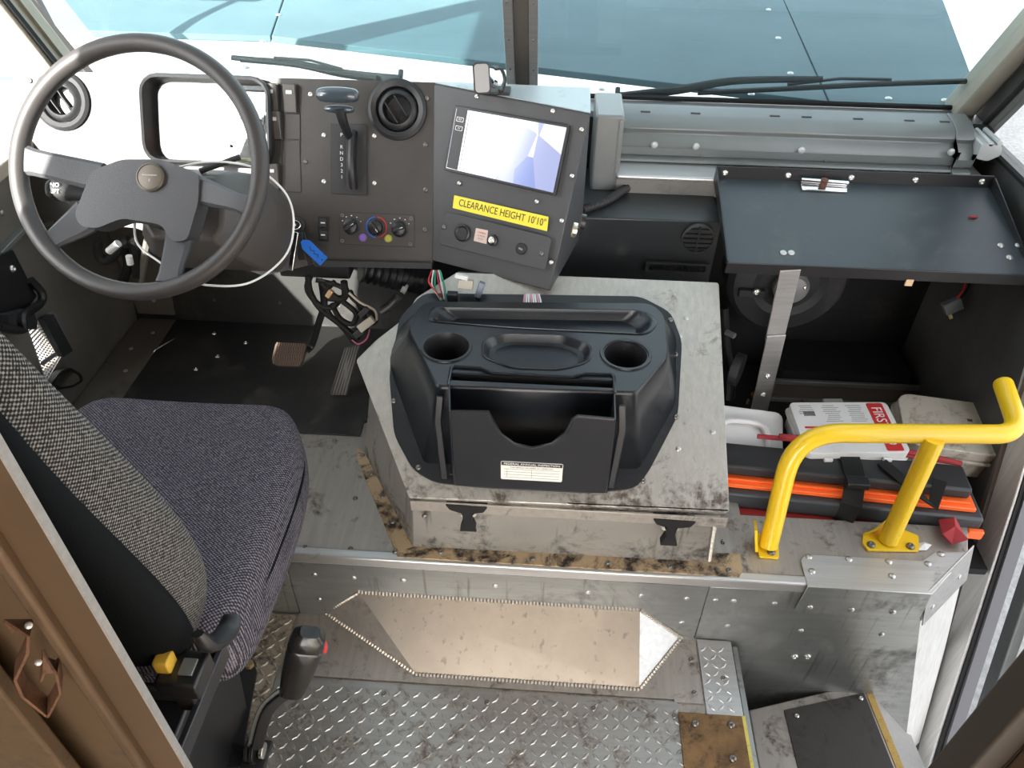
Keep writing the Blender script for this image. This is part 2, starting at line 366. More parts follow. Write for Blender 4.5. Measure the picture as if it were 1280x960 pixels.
# left pillar
p1, p2 = PX(66, 78, XL + .02), PX(13, 12, XL + .02); d = (p2 - p1).normalized()
b = B(); b.strip([p1 - d * .12, p2 + d * .9], .085, .06, (1, 0, 0)); tp = struct(b.build('trim_2', PILM, bev=.006))
q1, q2 = PX(50, 84, XL + .05), PX(-3, 18, XL + .05)
b = B(); b.strip([p1 - d * .1 + V((.032, -.034, 0)), p2 + d * .9 + V((.032, -.034, 0))], .012, .012, (1, 0, 0)); b.build('gasket', RUBB, tp)
b = B(); b.strip([p1 - d * .1 + V((.034, .010, 0)), p2 + d * .9 + V((.034, .010, 0))], .016, .01, (1, 0, 0)); b.build('ridge', PILM, tp)
# right wall with jamb
WR = Fr((XR, 0, 0), (0, -1, 0), (-1, 0, 0))          # n=-x, u=-y, v = n x u = +z
def R_(pts): return [(-y, z) for y, z in pts]
jb = [(1.085, -.527), (1.319, .374), (1.43, .80)]
b = B()
b.plate(WR, R_([(1.06, -.70)] + jb + [(1.43, 2.2), (2.0, 2.2), (2.0, -.70)][:0] + [(1.40, 1.5), (1.30, 1.8), (1.20, 1.95), (1.20, 2.6), (1.45, 2.6), (1.45, 2.35), (wy(2.0), 2.0), (wy(.9), .92), (2.03, -.70)]), [R_([(1.52, .82), (1.52, 1.2), (wy(1.2) - .1, 1.2), (wy(.82) - .10, .82)])], z0=-.04, z1=0)
wr = struct(b.build('wall_right', mat('wall_right_paint', (.10, .10, .10), .5, .2, var=.4, vscale=4), loc=(XR, 1.7, -.7)))
b = B(); b.plate(WR, R_([(1.52, .82), (1.52, 1.2), (wy(1.2) - .1, 1.2), (wy(.82) - .10, .82)]), z0=-.025, z1=-.02); struct(b.build('window_3', GLC))
g1, g2, g3 = [WR.at(-a, z, .004) for a, z in ((1.52, .82), (wy(.82) - .10, .82), (wy(1.2) - .1, 1.2))]
b = B(); b.tube([g1, g2], .008, 6); b.tube([g2, g3], .008, 6); b.build('gasket', RUBB, wr)
# right pillar (painted) along the windshield edge
pr1, pr2 = PX(1240, 150, XR - .02), V((XR - .02, wy(1.9), 1.9))
b = B(); b.strip([V((XR - .035, wy(.84) + .0, .84)), V((XR - .035, wy(1.9), 1.9))], .08, .05, (1, 0, 0)); struct(b.build('trim_3', PILM, bev=.008))
# door jamb: inner post, silver strip, black seal
def jl(px_pts, x): return [PX(a, c, x) for a, c in px_pts]
def jpoly(px_l, px_r, x, t):                          # band between two pixel lines on the plane x, extruded outward by t
    A, Bq = jl(px_l, x), jl(px_r, x)
    bb = B(); pts = A + Bq[::-1]
    F = Fr((x, 0, 0), (0, -1, 0), (-1, 0, 0))
    bb.plate(F, [((p - F.o).dot(F.u), (p - F.o).dot(F.v)) for p in pts], z0=-t, z1=0); return bb
dj = thing('door_1', 'daylit worn metal door jamb with black rubber seal at the open side door', 'door frame', (XR, 1.1, -.6)); dj['kind'] = 'structure'
jpoly([(1143, 960), (1150, 925), (1214, 691), (1262, 520), (1290, 420)], [(1160, 960), (1172, 920), (1268, 622), (1290, 548), (1310, 470)], XR - .002, .03).build('jamb_plate', ALUB, dj, bev=.002)
jpoly([(1160, 960), (1172, 920), (1268, 622), (1290, 548)], [(1166, 960), (1178, 920), (1273, 622), (1295, 548)], XR + .004, .03).build('seal_lip', RUBB, dj)
jpoly([(1166, 960), (1178, 920), (1273, 622), (1295, 548)], [(1174, 960), (1186, 920), (1281, 622), (1303, 548)], XR + .014, .03).build('seal_track', mat('seal_grey', (.12, .12, .13), .5), dj)
p1, p2 = PX(1232, 620, XR - .03), PX(1203, 730, XR - .03)
jpoly([(1205, 712), (1222, 640), (1250, 560), (1280, 470)], [(1213, 690), (1232, 628), (1262, 528), (1295, 420)], XR - .012, .02).build('inner_flange', mat('flange_brown', (.16, .13, .11), .45, .4), dj)
b = B(); a1, a2 = PX(1222, 921, 1.32), PX(1300, 690, 1.32); d = (a2 - a1).normalized()
b.strip([a1 - d * .4, a2 + d * .15], .05, .03, (1, 0, 0)); ob = tag(b.build('door_edge', GREYP, bev=.004), 'grey edge rail of the folded-out door over the pavement', 'door')
b = B(); b.strip([a1 - d * .4 + V((.05, -.09, 0)), a2 + d * .15 + V((.05, -.09, 0))], .12, .02, (1, 0, 0)); b.build('door_leaf', mat('door_leaf_dark', (.07, .07, .06), .5), ob)
# ceiling, cowl, front wall
CW = mat('cargo_white', (.62, .60, .56), .5, .1)
cl = B(); cl.box(XL, XR, -2.6, 1.3, 2.57, 2.6); cl.box(XL, XR, -4, -3.6, 2.57, 2.6); cl.box(XL, -.75, -3.6, -2.6, 2.57, 2.6); cl.box(.35, XR, -3.6, -2.6, 2.57, 2.6)  # rear roof opening, out of view, added so sunlight bounces in
cl.hexa([(XL, 1.25, 1.98), (XR, 1.25, 1.98), (XR, 1.31, 1.98), (XL, 1.31, 1.98)], [(XL, 1.25, 2.6), (XR, 1.25, 2.6), (XR, 1.62, 2.6), (XL, 1.62, 2.6)])  # front overhang out of view, shaped to shade the hood
struct(cl.build('ceiling', CW))
struct(B().box(XL - .03, XL, -4, -.9, -.06, 2.6).build('wall_rear_left', CW))
struct(B().box(XR, XR + .03, -4, .38, -.06, 2.6).build('wall_rear_right', CW))
struct(B().box(XL, XR, -4, -.9, -.06, -.004).build('floor_rear', mat('cargo_floor', (.30, .20, .12), .6)))
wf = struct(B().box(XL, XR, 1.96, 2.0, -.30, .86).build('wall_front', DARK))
b = B(); b.hexa([(XL, 1.85, ZP), (-.20, 1.85, ZP), (-.20, 1.97, ZP), (XL, 1.97, ZP)], [(XL, 1.955, .62), (-.20, 1.955, .62), (-.20, 1.97, .62), (XL, 1.97, .62)])
tb = tag(b.build('toe_board', RUB), 'black sloping toe board under the dash behind the brake pedal', 'panel')
rivets(tb, [V((x, 1.872, .30)) for x in (-1.0, -.8, -.62)], (0, -.95, .3), ME_SCD, 'screw')
b = B(); b.box(XL, XR, 1.99, 2.12, .80, .858); struct(b.build('trim_4', GREYP, bev=.004))
# side walls of the right compartment
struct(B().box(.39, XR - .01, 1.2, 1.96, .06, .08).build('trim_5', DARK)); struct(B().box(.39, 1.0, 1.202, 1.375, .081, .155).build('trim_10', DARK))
# ---------------------------------------------------------------- windshield
WS = Fr((0, 2.09, .88), (1, 0, 0), (0, -.82, -.574))
z2b = lambda z: (z - .88) / WS.v.z
b = B(); b.plate(WS, [(XL + .06, z2b(.865)), (XR - .04, z2b(.865)), (XR - .02, z2b(2.0)), (XL + .06, z2b(2.0))], z0=-.006, z1=0); ws = struct(b.build('window_1', GLS))
b = B(); b.tube([WS.at(.04, z2b(.868), .004), WS.at(XR - .06, z2b(.868), .004), WS.at(XR - .025, z2b(.90), .004), WS.at(XR - .02, z2b(2.0), .004)], .007, 6)
b.tube([WS.at(XL + .06, z2b(.868), .004), WS.at(-.15, z2b(.868), .004)], .007, 6); b.build('gasket', RUBB, ws)
mu = thing('trim_6', 'metal centre post dividing the windshield', 'post', WS.at(-.105, z2b(.86))); mu['kind'] = 'structure'
x0 = WS.p2(653, 100)[0]
for k, (dx, wd, hh, m_) in enumerate(((-.030, .022, .014, ALU), (0, .036, .007, mat('post_dark', (.10, .09, .08), .5)), (.030, .022, .014, ALU))):
    q = B(); q.plate(WS, rrect(wd, 1.5, .002, 1, x0 + dx, z2b(.87) + .75), z0=-.01, z1=hh); q.build('strip', m_, mu, bev=.0015)
rivets(mu, [WS.at(x0 + dx, z2b(z), .014) for dx in (-.03, .03) for z in (.90, .96, 1.05, 1.15)], WS.n, ME_SCD, 'screw', .5)
# ---------------------------------------------------------------- outside: hood
HZ = .86
hd = thing('hood', 'riveted vehicle hood in bluish shade seen through the windshield', 'hood', (-.1, 2.6, HZ))
def hp(x, y): return (x, y)
jR = [(.732, 2.13), (.83, 3.15)]; jL = [(-.93, 2.56), (-1.08, 3.15)]
HF = Fr((0, 0, HZ), (1, 0, 0), (0, 0, 1))
for xs in ([(-1.9, 2.56), (-.933, 2.56), (-1.083, 3.3), (-2.2, 3.3)], [(-.929, 2.56), (.730, 2.13), (.838, 3.3), (-1.079, 3.3)], [(.734, 2.13), (1.13, 2.10), (1.45, 3.3), (.842, 3.3)]):
    q = B(); q.plate(HF, xs, z0=-.02, z1=0); q.build('hood_panel', HOOD, hd, bev=.003)
rivets(hd, [V((x, 2.165, HZ)) for x in [-.55, -.31, -.13 + .05, .12, .33, .53, .9, 1.05]] + [V((.66 + .1 * t, 2.2 + t, HZ)) for t in (.15, .5, .85)] + [V((-.9 - .13 * t, 2.2 + t, HZ)) for t in (.05, .3, .6)], (0, 0, 1), None, sc=1.5)
b = B(); b.box(-1.9, 1.13, 2.115, 2.15, HZ - .06, HZ - .012); struct(b.build('trim_7', mat('cowl_blue', (.10, .16, .18), .6)))
# ---------------------------------------------------------------- wipers
def wiper(arm, blade, label):
    t = thing('windshield_wiper', label, 'wiper', WS.pp(*arm[0], -.03))
    A = [WS.pp(*p, -.035) for p in arm]; Bl = [WS.pp(*p, -.022) for p in blade]
    B().tube(cr(A), lambda t: .014 - .006 * t, 8, flat=.6).build('arm', BLKM, t)
    q = B(); q.tube(cr(Bl), .0065, 8, flat=1.6); q.build('blade', RUBB, t)
    m = len(cr(Bl)); c = cr(Bl)
    B().tube([c[int(m * .3)] + WS.n * -.012, c[m // 2] + WS.n * -.022, c[int(m * .7)] + WS.n * -.012], .004, 6).build('bracket', BLKM, t)
    B().cyl(A[0] + WS.n * .01, A[0] - WS.n * .03, .008, .007).build('pivot', BLKM, t)
wiper([(772, 122), (850, 112), (920, 101), (1028, 99)], [(872, 116), (1000, 110), (1100, 105), (1220, 101)], 'black windshield wiper on the right pane above the grey heater duct')
wiper([(500, 100), (430, 92), (370, 80), (300, 74)], [(290, 72), (350, 78), (420, 90), (470, 97)], 'dark windshield wiper on the left pane behind the gauge cluster')
# ---------------------------------------------------------------- bulkhead (behind the seat, near the camera)
bk = thing('bulkhead', 'brown painted partition panel behind the driver seat, near left edge', 'partition', (-.8, .4, -.06))
BF = Fr((0, .40, 0), (1, 0, 0), (0, -1, 0))
e1 = PY(115, 760, .40).x; e2 = PY(90, 808, .40).x; e3 = PY(50, 893, .40).x
print('bulk', e1, e2, e3)
B().box(e2, e1, .40, .407, -.06, 2.56).build('edge_post', TAN, bk, bev=.002)
B().box(e2 - .012, e2 + .004, .388, .41, -.06, 2.56).build('bead', TAN, bk, bev=.005, seg=3)
B().box(XL, e2 - .01, .425, .44, -.06, 2.56).build('back_panel', TAND, bk)
B().box(XL, e3 - .005, .385, .405, -.06, 2.56).build('door_panel', TAND, bk, bev=.004)
B().box(e1 - .002, e1 + .001, .399, .408, -.06, 2.56).build('bright_edge', ALU, bk)
lt = thing('latch_hook', 'rusty bent iron latch bracket on the brown partition', 'latch', PY(30, 850, .39))
LF = Fr((0, .385, 0), (1, 0, 0), (0, -1, 0))
def pf(F, pts, h=0): return [F.pp(*p, h) for p in pts]
B().strip(pf(LF, [(10, 783), (38, 785), (35, 805), (20, 838), (30, 860), (60, 885)], .0), .022, .003, (1, .4, 0)).build('hook', RUST, lt, bev=.001)
B().strip(pf(LF, [(60, 885), (76, 855), (72, 833), (55, 826), (52, 840)], .0), .022, .003, (1, .4, 0)).build('hook_lip', RUST, lt, bev=.001)
rivets(lt, [LF.pp(36, 782, .012), LF.pp(48, 828, .012)], (.2, -.6, .8), None, 'bolt', .55)
br = thing('bulkhead_post', 'dark brown partition post in the near right corner', 'post', (.6, .4, -.06))
r1 = PY(1235, 900, .40).x; print('r1', r1)
B().box(r1, r1 + .03, .38, .42, -.7, 2.56).build('post', mat('post_brown', (.03, .022, .016), .5), br, bev=.003)
B().box(r1 + .03, r1 + .05, .36, .38, -.7, 2.56).build('edge_trim', TAN, br, bev=.003)
B().box(r1 + .03, XR, .38, .40, -.7, 2.56).build('panel', mat('panel_brown', (.05, .035, .022), .5), br)
# ================================================================ FLOOR PLATES
def lugs(x0, x1, y0, y1, sp=.0215, ex=()):
    q = B(); i = 0; y = y0 + sp * .5
    while y < y1 - .004:
        j = 0; x = x0 + sp * .5
        while x < x1 - .004:
            if not any(a < x < c and d_ < y < e for a, c, d_, e in ex):
                s = 1 if (i + j) % 2 else -1; a = s * math.radians(45); L_ = .0125; Wd = .0043; c_, n_ = math.cos(a), math.sin(a)
                P = [(L_, 0), (0, Wd), (-L_, 0), (0, -Wd)]; T = [(L_ * .5, 0), (0, Wd * .45), (-L_ * .5, 0), (0, -Wd * .45)]
                bv = [(x + c_ * p[0] - n_ * p[1], y + n_ * p[0] + c_ * p[1], .0005) for p in P]; tv = [(x + c_ * p[0] - n_ * p[1], y + n_ * p[0] + c_ * p[1], .0026) for p in T]
                q.hexa(bv, tv)
            x += sp; j += 1
        y += sp; i += 1
    return q
cp = thing('checker_plate', 'large scuffed diamond-tread aluminium floor plate in front of the welded wedge', 'floor plate', (-.1, .5, 0))
B().plate(UPF, [(-.56, -.2), (.323, -.2), (.323, .856), (-.56, .856)], z0=-.004, z1=.001).build('plate', PLATEM, cp)
k = lugs(-.555, .32, .50, .853).build('tread_pattern', PLATEM, cp, smooth=0); k['kind'] = 'stuff'
rivets(cp, [PZ(480, 868, .001), PZ(609, 878, .001), PZ(742, 886, .001), PZ(843, 895, .001)], (0, 0, 1), ME_SCD, 'screw')
cn = thing('tread_plate_strip', 'narrow bright diamond-tread strip at the edge of the stepwell', 'floor plate', (.42, .9, 0))
B().plate(UPF, [(.384, .80), (.462, .80), (.462, 1.012), (.384, 1.012)], z0=-.006, z1=.002).build('plate', ALU, cn, bev=.001)
k = lugs(.386, .458, .838, 1.008, .020).build('tread_pattern', ALU, cn, smooth=0); k.location.z = .001; k['kind'] = 'stuff'
rivets(cn, [PZ(904, 848, .003)], (0, 0, 1), ME_SCD, 'screw')
cl2 = thing('worn_tread_plate', 'dirty worn diamond-tread plate between seat base and parking brake', 'floor plate', (-.8, .9, 0))
B().plate(UPF, [(XL, -.2), (-.563, -.2), (-.563, 1.012), (XL, 1.012)], z0=-.004, z1=.0005).build('plate', PLATED, cl2)
k = lugs(-.80, -.566, .70, 1.01).build('tread_pattern', PLATED, cl2, smooth=0); k['kind'] = 'stuff'
gt = thing('grit_step_pad', 'rusty brown non-slip grit pad with yellow edge at the step', 'step pad', (.39, .77, 0))
B().plate(UPF, [(.322, .40), (.458, .40), (.458, .832), (.322, .832)], z0=-.003, z1=.006).build('pad', GRIT, gt, bev=.002)
B().box(.457, .464, .40, .832, -.01, .006).build('edge_strip', mat('edge_yellow', (.6, .5, .1), .6, dirt=.7, dscale=30), gt)
rivets(gt, [PZ(869, 904, .007), PZ(914, 906, .007), PZ(916, 948, .007)], (0, 0, 1), ME_SCD, 'screw', 1.3)
st = B(); st.box(.464, .475, -.4, 1.0, -.6, 0); struct(st.build('trim_8', ALUR))
# ---------------------------------------------------------------- step riser
rs = thing('step_riser', 'long riveted grey aluminium riser below the driver platform', 'step', (-.2, YS, 0))
RF = Fr((0, YS, 0), (1, 0, 0), (0, -1, 0))           # v=+z
def rpanel(pts, name='panel', t=.004): return B().plate(RF, pts, z0=-t, z1=0).build(name, ALUR, rs, bev=.0008)
rpanel([(XL, 0), (-.5545, 0), (-.5545, .198), (XL, .198)])
rpanel([(-.5525, 0), (.3785, 0), (.3785, .198), (-.5525, .198)])
rpanel([(.3805, -.55), (1.03, -.55), (1.02, -.48), (.831, .205), (.3805, .198)])
B().hexa([(XL, YS - .006, .205), (.60, YS - .006, .205), (.60, YS + .02, .205), (XL, YS + .02, .205)], [(XL, YS - .004, ZP + .002), (.60, YS - .004, ZP + .002), (.60, YS + .02, ZP + .003), (XL, YS + .02, ZP + .003)]).build('nosing', ALU, rs, bev=.004, seg=3)
B().box(XL + .01, .83, YS + .0045, YS + .010, .0, .195).build('backing', BLK, rs)  # black strip added behind the panel seams to stop light leaking through
# diagonal end panel of the riser
dp = [V((.831, YS, .205)), V((.957, 1.127, .23)), PX(1181, 812, 1.092), PX(1149, 928, 1.092), V((1.03, YS, -.55)), V((1.02, YS, -.48))]
q = B(); q.add(dp + [p + V((-.01, .03, 0)) for p in dp], [(0, 1, 2, 3, 4, 5), (11, 10, 9, 8, 7, 6)] + [(i, (i + 1) % 6, (i + 1) % 6 + 6, i + 6) for i in range(6)]); q.build('end_panel', ALUB, rs)
fp = [(331, 714), (351, 715), (393, 718), (442, 722), (504, 725), (619, 732), (337, 743), (399, 749), (735, 740), (801, 744), (858, 748), (852, 778), (894, 750), (917, 751), (968, 754), (909, 782), (1001, 788), (1102, 793)]
rivets(rs, [RF.pp(x, y, 0) for x, y in fp], RF.n)
for x, y in ((993, 820), (1009, 820)): put('bolt', ME_SCR, rs, RF.pp(x, y, 0), RF.n, sc=1.4)
# riveted corner patch plate wrapped over the riser
cpt = thing('corner_patch_plate', 'bright riveted aluminium patch wrapped over the step corner below the yellow rail', 'plate', (.75, 1.06, ZP))
TF = Fr((0, 0, ZP + .002), (1, 0, 0), (0, 0, 1))
ptop = [TF.p2(1000, 730), TF.p2(997, 700), TF.p2(1005, 691), TF.p2(1150, 697), TF.p2(1168, 684), TF.p2(1213, 686)]
ptop = [(.578, 1.006), (.578, 1.075), (.592, 1.092), (.845, 1.092), (.880, 1.118), (.957, 1.124), (.836, 1.006)]
B().plate(TF, ptop, z0=0, z1=.003).build('top_plate', ALU, cpt, bev=.001)
PFp = Fr((0, YS - .007, 0), (1, 0, 0), (0, -1, 0))
B().plate(PFp, [(.578, .233), (.572, .15), (.582, .138), (.843, .135), (.836, .233)], z0=0, z1=.003).build('front_plate', ALUR, cpt, bev=.001)
DFn = (dp[1] - dp[0]).cross(dp[3] - dp[0]).normalized(); DFn = DFn if DFn.y < 0 else -DFn
DF = Fr((.834, YS - .006, .205), dp[1] - dp[0], DFn)
B().plate(DF, [(0, .03), (.172, .03), (.172, -.09), (.0, -.09)][::-1], z0=0, z1=.003).build('side_plate', ALU, cpt, bev=.001)
rivets(cpt, [TF.pp(x, y, .003) for x, y in ((1011, 696), (1061, 699), (1111, 702), (1015, 714), (1115, 720), (1176, 693), (1160, 705))], (0, 0, 1), None, sc=1.2)
rivets(cpt, [PFp.pp(x, y, .003) for x, y in ((1012, 759), (1064, 762), (1116, 765))], PFp.n, None, sc=1.1)
rivets(cpt, [DF.at(.03, -.05, .003), DF.at(.13, -.04, .003)], DF.n)
# grimy flange strip along the front of the engine cover
fg = thing('cover_flange', 'grimy riveted flange strip along the foot of the engine cover', 'flange', (.0, 1.05, ZP))
fl_ = [TF.p2(x, y) for x, y in ((497, 697), (924, 722), (928, 715), (925, 692), (890, 692), (885, 703), (512, 675), (463, 571), (447, 560), (447, 575))]
B().plate(TF, fl_, z0=-.002, z1=.0025).build('flange', ALUG, fg, bev=.0008)
rivets(fg, [TF.pp(x, y, .003) for x, y in ((453, 569), (464, 592), (478, 620), (491, 652), (494, 689), (551, 690), (666, 698), (837, 708), (911, 713), (760, 703))], (0, 0, 1), ME_SCD, 'screw')
rivets(plat, [PZ(x, y, ZP) for x, y in ((381, 684), (438, 686), (444, 623), (338, 682), (370, 548), (418, 551))], (0, 0, 1), ME_SCD, 'screw')
text('6', Fr(PZ(903, 678, ZP), (1, .05, 0), (0, 0, 1)), 0, 0, .02, INK, plat)
# ---------------------------------------------------------------- welded wedge
wd = thing('welded_wedge', 'welded sheet metal wedge fairing between the riser and the diamond plate floor', 'fairing', (0, .95, 0))
tl, tr = RF.pp(448, 740, 0), RF.pp(800, 762, 0); bl, brr = PZ(520, 843, .001), PZ(799, 862, .001)
fl3, fr3 = PZ(406, 765, .001), PZ(851, 797, .001)
print('wedge', tl, tr, bl, brr, fl3, fr3)
def tri3(a, c, e, name, m, t=.004):
    n_ = (c - a).cross(e - a).normalized(); n_ = n_ if n_.z > 0 else -n_
    q = B(); q.add([a, c, e, a - n_ * t, c - n_ * t, e - n_ * t], [(0, 1, 2), (5, 4, 3), (0, 3, 4, 1), (1, 4, 5, 2), (2, 5, 3, 0)]); q.build(name, m, wd)
tri3(tl, bl, fl3, 'left_gusset', ALUD); tri3(tr, brr, fr3, 'right_gusset', ALU)
n_ = (tr - tl).cross(bl - tl).normalized(); n_ = n_ if n_.z > 0 else -n_
q = B(); q.add([tl, tr, brr, bl] + [p - n_ * .004 for p in (tl, tr, brr, bl)], [(0, 1, 2, 3), (7, 6, 5, 4), (0, 4, 5, 1), (1, 5, 6, 2), (2, 6, 7, 3), (3, 7, 4, 0)]); q.build('sloped_face', ALUW, wd)
def bead(a, c, parent, r=.0048):
    n = max(4, int((c - a).length / .004)); pts = [a.lerp(c, i / n) for i in range(n + 1)]
    q = B(); q.tube(pts, lambda t: r * (1 + .3 * math.cos(t * n * math.pi)), 6); q.build('weld_bead', WELD, parent)
for a, c in ((tl, tr), (bl, brr), (tl, fl3), (fl3, bl), (tr, fr3), (fr3, brr)): bead(a, c, wd)
# ---------------------------------------------------------------- stepwell box
sb = thing('step_box', 'dark grit-topped step box in the doorway stepwell, lower right', 'step', (.7, .9, -.55))
zt = -.2
A, Bp, Cp, Dp = PZ(936, 887, zt), PZ(1085, 852, zt), PZ(1133, 968, zt), PZ(952, 985, zt)
Dp = V((Dp.x, .55, zt)); dirr = (Cp - Bp).normalized(); Cp = Bp + dirr * ((.55 - Bp.y) / dirr.y)
E1, E2 = PZ(1137, 915, -.42), None; E2 = Cp + (E1 - Bp) 
q = B(); q.hexa([A + V((0, 0, -.35)), Bp + V((0, 0, -.35)), Cp + V((0, 0, -.35)), Dp + V((0, 0, -.35))], [A, Bp, Cp, Dp]); q.build('box', ALUD, sb, bev=.004)
q = B(); q.hexa([Bp + V((0, 0, -.36)), E1 + V((.02, 0, -.15)), E2 + V((.02, 0, -.15)), Cp + V((0, 0, -.36))], [Bp + V((-.002, 0, -.003)), E1, E2, Cp + V((-.002, 0, -.003))]); q.build('side_skirt', ALU, sb, bev=.002)
g = lambda s, t_: A.lerp(Bp, s).lerp(Dp.lerp(Cp, s), t_)
def quad(pts, t, name, m, p): q = B(); q.hexa(pts, [x + V((0, 0, t)) for x in pts]); return q.build(name, m, p, bev=.0008)
quad([g(.27, .05), g(.93, .05), g(.93, 1), g(.27, 1)], .0025, 'grit_tape', GRITD, sb)
quad([g(.945, .03), g(1, .03), g(1, 1), g(.945, 1)], .002, 'yellow_edge', GRITY, sb)
rivets(sb, [PZ(1076, 873, zt + .003), PZ(996, 895, zt + .003)], (0, 0, 1), ME_SCR, 'screw')
rivets(sb, [E1.lerp(E2, .1) + V((.003, 0, -.04)), E1.lerp(E2, .25) + V((.003, 0, -.06))], (1, 0, .3), None)
B().hexa([(.47, 1.0, -.62), (1.12, 1.03, -.62), (1.12, .3, -.62), (.47, .3, -.62)], [(.47, 1.0, -.58), (1.12, 1.03, -.58), (1.12, .3, -.58), (.47, .3, -.58)])
sw = struct(B().box(.475, 1.08, .3, 1.1, -.62, -.56).build('trim_9', ALUD))
#NEXT
# ================================================================ ENGINE COVER
TL_ = .45
LF3 = Fr((0, 1.02, .433), (1, 0, 0), (0, -TL_, 1))   # sloping lid plane, v = up-slope
ec = thing('engine_cover', 'scuffed aluminium engine cover box with sloping lid in the middle of the cab', 'engine cover', (.05, 1.25, ZP))
lidp = [LF3.p2(*p) for p in ((511, 622), (912, 640))]
lid = [lidp[0], lidp[1], (.387, .545), (-.21, .545), LF3.p2(520, 372), LF3.p2(505, 398), LF3.p2(470, 425), LF3.p2(445, 450)]
LIDM = mat('lid_metal', (.50, .475, .435), .42, .5, brush=(90, 5, 90), bump=.06, dirt=.95, dscale=11, dthr=.59, dcol=(.06, .042, .03), zone=(1, -.12, -.215, .17))
BODYM = mat('cover_body_metal', (.36, .34, .31), .4, .55, brush=(5, 60, 5), dirt=.95, dscale=9, dthr=.56, dcol=(.035, .027, .022), streak=.5, zone=(2, .10, .0, .14))
B().plate(LF3, round2(lid, .006, 2), z0=-.030, z1=0).build('lid', LIDM, ec, bev=.003)
B().box(lidp[0][0] + .002, lidp[1][0] - .002, 1.016, 1.020, .398, .425).build('lid_front_lip', ALUD, ec, bev=.001)
# body
bt = [LF3.at(a, c, -.031) for a, c in ((-.262, .035), (.377, .035), (.379, .50), (-.21, .50), (-.385, .33))]
bb_ = [V((-.272, 1.052, ZP)), V((.377, 1.056, ZP)), V((.379, 1.50, ZP)), V((-.23, 1.50, ZP)), PZ(455, 566, ZP)]
q = B(); q.add(bb_ + bt, [(4, 3, 2, 1, 0), (5, 6, 7, 8, 9)] + [(i, (i + 1) % 5, (i + 1) % 5 + 5, i + 5) for i in range(5)]); q.build('body', BODYM, ec, bev=.003)
bead(PY(893, 654, 1.048), PY(886, 701, 1.05), ec, .0045)
bead(PZ(463, 571, ZP + .002), PZ(509, 668, ZP + .002), ec, .004)
rivets(ec, [PY(531, 633 + 12, 1.05), PY(871, 655, 1.05), PY(700, 643, 1.05)], (0, -1, .1), ME_SCD, 'screw')
rivets(ec, [LF3.pp(x, y, 0) for x, y in ((848, 561), (891, 540), (850, 420), (858, 398))], LF3.n, None, 'rivet', .9)
# rubber T latches
def tlatch(px, py, label, s):
    t = thing('rubber_latch', label, 'latch', PY(px, py + 60, 1.03))
    F = Fr((0, 1.03, 0), (1, 0, 0), (0, -1, .0)); cx, cz = F.p2(px, py)
    q = B(); q.plate(F, round2([(cx - .043, cz + .006), (cx + .043, cz + .004), (cx + .034, cz - .013), (cx + .016, cz - .017), (cx - .016, cz - .017), (cx - .034, cz - .010)], .004), z0=-.002, z1=.016); q.build('handle', RUBB, t, bev=.003)
    q = B(); q.plate(F, round2([(cx - .012, cz - .012), (cx + .012, cz - .012), (cx + .009, cz - .050), (cx + .019, cz - .082), (cx - .017, cz - .082), (cx - .008, cz - .050)], .003), z0=-.008, z1=.010); q.build('strap', RUBB, t, bev=.003)
    q = B(); q.lathe(F, cx, cz - .03, [(.020, -.012), (.021, .001), (.014, .003), (.0135, -.012)], 20); q.build('eyelet', STEEL, t)
    q = B(); q.lathe(F, cx + .012, cz - .078, [(.006, -.01), (.006, .006), (.003, .008)], 10); q.build('pin', STEEL, t)
tlatch(584, 627, 'black rubber T latch on engine cover front, left of the two', 1)
tlatch(842, 645, 'black rubber T latch on engine cover front, right of the two', 1)
# ================================================================ CUP HOLDER CONSOLE
cc = thing('cup_holder_console', 'black moulded cup holder console with front bin on the engine cover lid', 'console', LF3.pp(670, 520))
skirt = [LF3.p2(*p) for p in ((500, 398), (487, 470), (493, 545), (516, 588), (543, 604), (600, 610), (740, 617), (795, 611), (812, 588), (847, 520), (852, 428), (838, 392), (800, 372), (530, 368))]
skr = round2(skirt, .02, 3)
B().plate(LF3, skr, z0=.0005, z1=.006).build('base_flange', CONS, cc, bev=.002)
zt = .662; CT = Fr((0, 0, zt), (1, 0, 0), (0, 0, 1))
top = [CT.p2(*p) for p in ((528, 377), (813, 379), (830, 393), (834, 444), (795, 489), (547, 481), (510, 408))]
topr = round2(top, [.03, .02, .02, .02, .01, .01, .03], 3)
# side wall body: loft from the top outline to a larger outline on the lid
def near_lid(p, k=1.0):
    s = V((p[0], p[1], zt)); c = V((-.02, 1.24, zt)); d = (s - c); d.z = 0
    t = (s + d * .12 * k); h = (t - LF3.o).dot(LF3.n); zz = t.z - h / LF3.n.z
    return V((t.x, t.y, zz + .004))
ring_t = [CT.at(a, c, -.0005) for a, c in topr]
ring_r = [V((p.x - .0 , p.y, p.z - .010)) + (V((p.x + .02, p.y - 1.24, 0)) * .012) for p in ring_t]
ring_b = []
for a, c in topr:
    s_ = V((a, c, 0)); cen = V((-.02, 1.24, 0)); d_ = s_ - cen
    kx = 1.20 if d_.x < 0 else 1.14; ky = 1.10 if d_.y > 0 else 1.02
    x_, y_ = cen.x + d_.x * kx, min(cen.y + d_.y * ky, 1.40)
    if c < 1.2: y_ = cen.y + d_.y * 1.15
    ring_b.append(V((x_, y_, .433 + (y_ - 1.02) * TL_ + .004)))
holes = [circ(.046, 28, *CT.p2(558, 434)), circ(.043, 28, *CT.p2(782, 443))]
